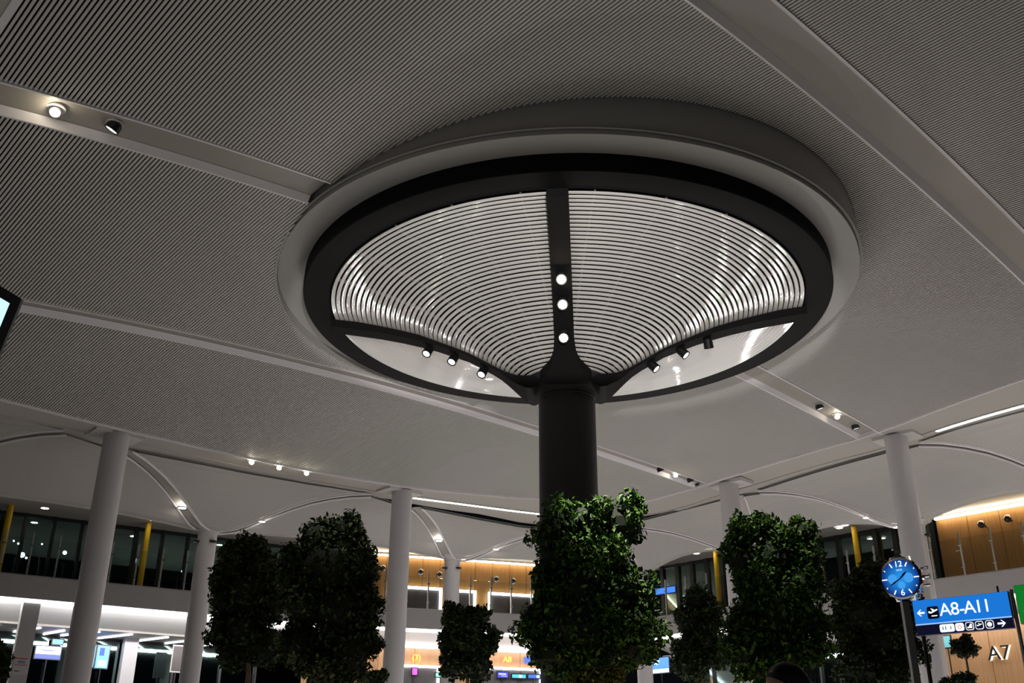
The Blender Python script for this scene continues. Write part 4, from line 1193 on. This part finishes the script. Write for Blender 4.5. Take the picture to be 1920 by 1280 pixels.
for x in (-.12, .12):
    mb = MB(); mb.lathe([(0, .053), (.072, .053)], wp(x, .0, 0), 24, axis=wn_); mb.build('subdial', M_sub, dial)
mb = MB(); mb.lathe([(0, .053), (.055, .053)], wp(0, -.10, 0), 20, axis=wn_); mb.build('subdial', M_sub, dial)
for h in range(12):
    if h in (0, 6): continue
    a = math.radians(30 * h)
    r0, r1 = (.68, .92) if h not in (3, 9) else (.70, .98)
    if h in (2, 4, 8, 10): r0 = .86
    d = wx * math.sin(a) + wy * math.cos(a); q = wc + wn_ * .056
    mb = MB(); mb.box(q + d * RW * (r0 + r1) / 2, .016, RW * (r1 - r0), .004, d.cross(wn_), d, wn_); mb.build('hour_mark', M_ink, dial)
text('numeral', '12', .125, wp(0, RW * .74, .056), wx, wy, M_ink, dial, depth=.002)
text('numeral', '6', .125, wp(0, -RW * .74, .056), wx, wy, M_ink, dial, depth=.002)
mb = MB(); mb.box(wp(0, RW * .44, .056), .09, .028, .003, wx, wy, wn_); mb.build('dial_caption', mat('caption_blue', (.3, .6, .95), emit=.7), dial)
def hand(deg, ln, w):
    a = math.radians(deg); d = wx * math.sin(a) + wy * math.cos(a); s = d.cross(wn_); q = wc + wn_ * .062
    mb = MB(); mb.prism([q - d * .03 - s * w * .4, q - d * .03 + s * w * .4, q + d * ln * .6 + s * w, q + d * ln, q + d * ln * .6 - s * w], wn_ * .003)
    mb.build('hand', M_black2, dial)
hand(48, .15, .016); hand(240, .21, .012)
for k in range(12):
    a = math.radians(15 + 30 * k); d = wx * math.sin(a) + wy * math.cos(a)
    mb = MB(); mb.box(wc + d * RW * 1.08 + wn_ * .01, .05, .035, .06, d.cross(wn_), d, wn_); mb.build('bezel_notch', mat('rose_steel', (.45, .33, .28), .25, metal=1.0), Wt)
for y, r, ln in ((.0, .045, .11), (.13, .03, .10), (-.13, .03, .10)):
    q = wp(RW * 1.02, y, -.06)
    mb = MB(); mb.tube([q, q + wx * ln * .4, q + wx * ln * .45, q + wx * ln], [r * .6, r * .6, r, r], 14); mb.build('crown' if y == 0 else 'push_button', M_chrome, Wt)
for s in (-1, 1):
    for x in (-.12, .12):
        mb = MB(); mb.prism([wp(x - .035, s * RW * .95, -.1), wp(x + .035, s * RW * .95, -.1), wp(x + .025, s * RW * 1.16, -.12), wp(x - .025, s * RW * 1.16, -.12)], wn_ * .08); mb.build('lug', M_chrome, Wt)
mb = MB(); mb.box((wc.x, wc.y + .03, 1.92), .10, .10, 3.84); mb.build('pole', mat('pole_grey', (.16, .155, .16), .4), Wt)
mb = MB(); mb.lathe([(0, 0), (.28, 0), (.28, .03), (0, .05)], (wc.x, wc.y + .03, 0), 24); mb.build('base_plate', M_steel, Wt)

# ------------------------------------------------------------------ flight monitor at the left edge
mc = Vector((-3.235, 6.0, 4.155))                 # its upper right front corner
mxd = Vector((.29, .957, 0)).normalized()         # along its top edge, away from the viewer
myd = Vector((-.20, .06, -1)).normalized()        # down its right edge
mzd = mxd.cross(myd).normalized()
if mzd.x < 0: mzd = -mzd
Mn = thing('flight_monitor', 'black monitor with a bright cyan screen, cut off by the left edge', 'monitor', tuple(mc))
MWD, MHT = 1.2, .75
def mp_(x, y, o): return mc - mxd * x + myd * y + mzd * o
mb = MB(); mb.box(mp_(MWD/2, MHT/2, -.04), MWD, MHT, .08, mxd, myd, mzd); mb.build('case', mat('monitor_black', (.008, .008, .014), .35), Mn)
mb = MB(); mb.box(mp_(MWD/2 + .0, MHT/2, .003), MWD - .16, MHT - .14, .006, mxd, myd, mzd); mb.build('panel', mat('monitor_cyan', (.5, .9, 1), emit=1.3, ecol=(.5, .92, 1)), Mn)
mb = MB(); mb.box(mp_(-.012, MHT/2, -.05), .024, MHT, .09, mxd, myd, mzd); mb.build('side_frame', mat('monitor_side', (.34, .33, .36), .4), Mn)
q = mp_(MWD/2, MHT * .6, -.10); mb = MB(); mb.tube([q, Vector((q.x, q.y, 0))], .04, 10); mb.build('stand', M_black2, Mn)

# ------------------------------------------------------------------ passer-by (only the crown of the head reaches the frame)
def person(x, y, yaw):
    T = thing('person', 'dark-haired person in a dark jacket below the two-pointed tree', 'person', (x, y, 0), kind='thing')
    H = 1.0
    def skin(name, joints, edges, mt, sub=2):
        me = bpy.data.meshes.new(name); me.from_pydata([j[:3] for j in joints], edges, []); o = bpy.data.objects.new(name, me); COL.objects.link(o)
        o.modifiers.new('skin', 'SKIN'); sm = o.modifiers.new('sub', 'SUBSURF'); sm.levels = sub; sm.render_levels = sub
        for v, j in zip(me.skin_vertices[0].data, joints): v.radius = (j[3], j[4] if len(j) > 4 else j[3])
        me.skin_vertices[0].data[0].use_root = True
        me.materials.append(mt); o.parent = T; return o
    M_skin = mat('skin', (.42, .21, .13), .5); M_jacket = mat('jacket', (.03, .03, .04), .7); M_trs = mat('trousers', (.05, .055, .08), .7); M_hair = mat('hair', (.028, .014, .014), .55, bump=.5, nscale=60)
    J = [(0, 0, .95, .15, .11), (0, 0, 1.15, .14, .10), (0, 0, 1.35, .17, .11), (0, 0, 1.46, .09, .08), (0, .0, 1.52, .055), (0, -.01, 1.58, .06),
         (.10, 0, .90, .09), (.11, -.05, .50, .06), (.11, .08, .09, .045), (.11, -.06, .04, .04),
         (-.10, 0, .90, .09), (-.11, -.16, .52, .06), (-.11, -.24, .09, .045), (-.11, -.38, .04, .04),
         (.19, 0, 1.40, .065), (.24, .08, 1.12, .048), (.24, -.02, .88, .034), (-.19, 0, 1.40, .065), (-.24, -.06, 1.12, .048), (-.24, -.2, .90, .034)]
    E = [(0, 1), (1, 2), (2, 3), (3, 4), (4, 5), (0, 6), (6, 7), (7, 8), (8, 9), (0, 10), (10, 11), (11, 12), (12, 13), (2, 14), (14, 15), (15, 16), (2, 17), (17, 18), (18, 19)]
    skin('body', J, E, M_jacket)
    hz = 1.635
    mb = MB()
    prof = [(0, -.115), (.045, -.11), (.062, -.075), (.072, -.03), (.077, .02), (.074, .06), (.055, .092), (0, .105)]
    n = 20; vs = []; fs = []
    for k in range(n):
        a = 2 * math.pi * k / n
        for r, z in prof:
            vs.append((r * math.cos(a), r * 1.22 * math.sin(a) - (.012 if z < -.05 else 0), hz + z))
    for k in range(n):
        for i in range(len(prof) - 1):
            k2 = (k + 1) % n; fs.append((k*8+i, k2*8+i, k2*8+i+1, k*8+i+1))
    mb.add(vs, fs)
    mb.add([(-.014, -.09, hz - .03), (.014, -.09, hz - .03), (0, -.122, hz - .028), (0, -.09, hz + .02)], [(0, 1, 2), (0, 2, 3), (1, 3, 2)])
    hd = bpy.data.objects.new('head', mb.mesh('head', M_skin, True)); COL.objects.link(hd); hd.parent = T
    for sx_ in (-1, 1):
        mb = MB(); mb.lathe([(0, 0), (.011, .002), (0, .008)], (sx_ * .03, -.088, hz + .005), 10, axis=(0, -1, 0)); e = bpy.data.objects.new('eye', mb.mesh('eye', M_black2)); COL.objects.link(e); e.parent = hd
        mb = MB(); mb.lathe([(0, -.008), (.02, 0), (.03, .008), (0, .01)], (sx_ * .076, .01, hz - .01), 12, axis=(sx_, 0, 0)); e = bpy.data.objects.new('ear', mb.mesh('ear', M_skin, True)); COL.objects.link(e); e.parent = hd
    mb = MB(); mb.box((0, -.092, hz - .062), .045, .01, .008); e = bpy.data.objects.new('mouth', mb.mesh('mouth', mat('lips', (.3, .1, .08), .5))); COL.objects.link(e); e.parent = hd
    rng = np.random.default_rng(5); vs = []; fs = []; nz = 9
    for k in range(28):
        a = 2 * math.pi * k / 28
        back = .5 + .5 * math.sin(a)
        z0 = -.085 * back + .052 * (1 - back)
        for i in range(nz):
            f_ = i / (nz - 1); z = z0 + (.122 - z0) * f_
            r = .092 * math.sqrt(max(0, 1 - (max(z, 0) / .123) ** 2)) + .001 + rng.normal() * .0018
            vs.append((r * math.cos(a), r * 1.2 * math.sin(a) + .008, hz + z))
    for k in range(28):
        k2 = (k + 1) % 28
        for i in range(nz - 1): fs.append((k*nz+i, k2*nz+i, k2*nz+i+1, k*nz+i+1))
    mb = MB(); mb.add(vs, fs)
    hr = bpy.data.objects.new('hair', mb.mesh('hair', M_hair, True)); COL.objects.link(hr); hr.parent = T
    for sx_, yy, zz in ((.24, -.02, .86), (-.24, -.2, .88)):
        Jh = [(sx_, yy, zz + .02, .028), (sx_, yy - .02, zz - .06, .03, .016)]
        Eh = [(0, 1)]
        for i in range(4):
            fx = sx_ + (i - 1.5) * .0; fy = yy - .045 + i * .018
            ln = (.05, .06, .065, .055)[i]
            b_ = len(Jh); Jh += [(fx, fy, zz - .085, .009), (fx, fy - .006, zz - .085 - ln * .6, .008), (fx * .97, fy - .01, zz - .085 - ln, .006)]
            Eh += [(1, b_), (b_, b_+1), (b_+1, b_+2)]
        b_ = len(Jh); Jh += [(sx_, yy - .05, zz - .03, .010), (sx_ * .96, yy - .07, zz - .075, .008)]; Eh += [(1, b_), (b_, b_+1)]
        skin('hand', Jh, Eh, M_skin, 1)
    T.rotation_euler = (0, 0, yaw)
    return T
person(1.27, 4.9, math.radians(-75))
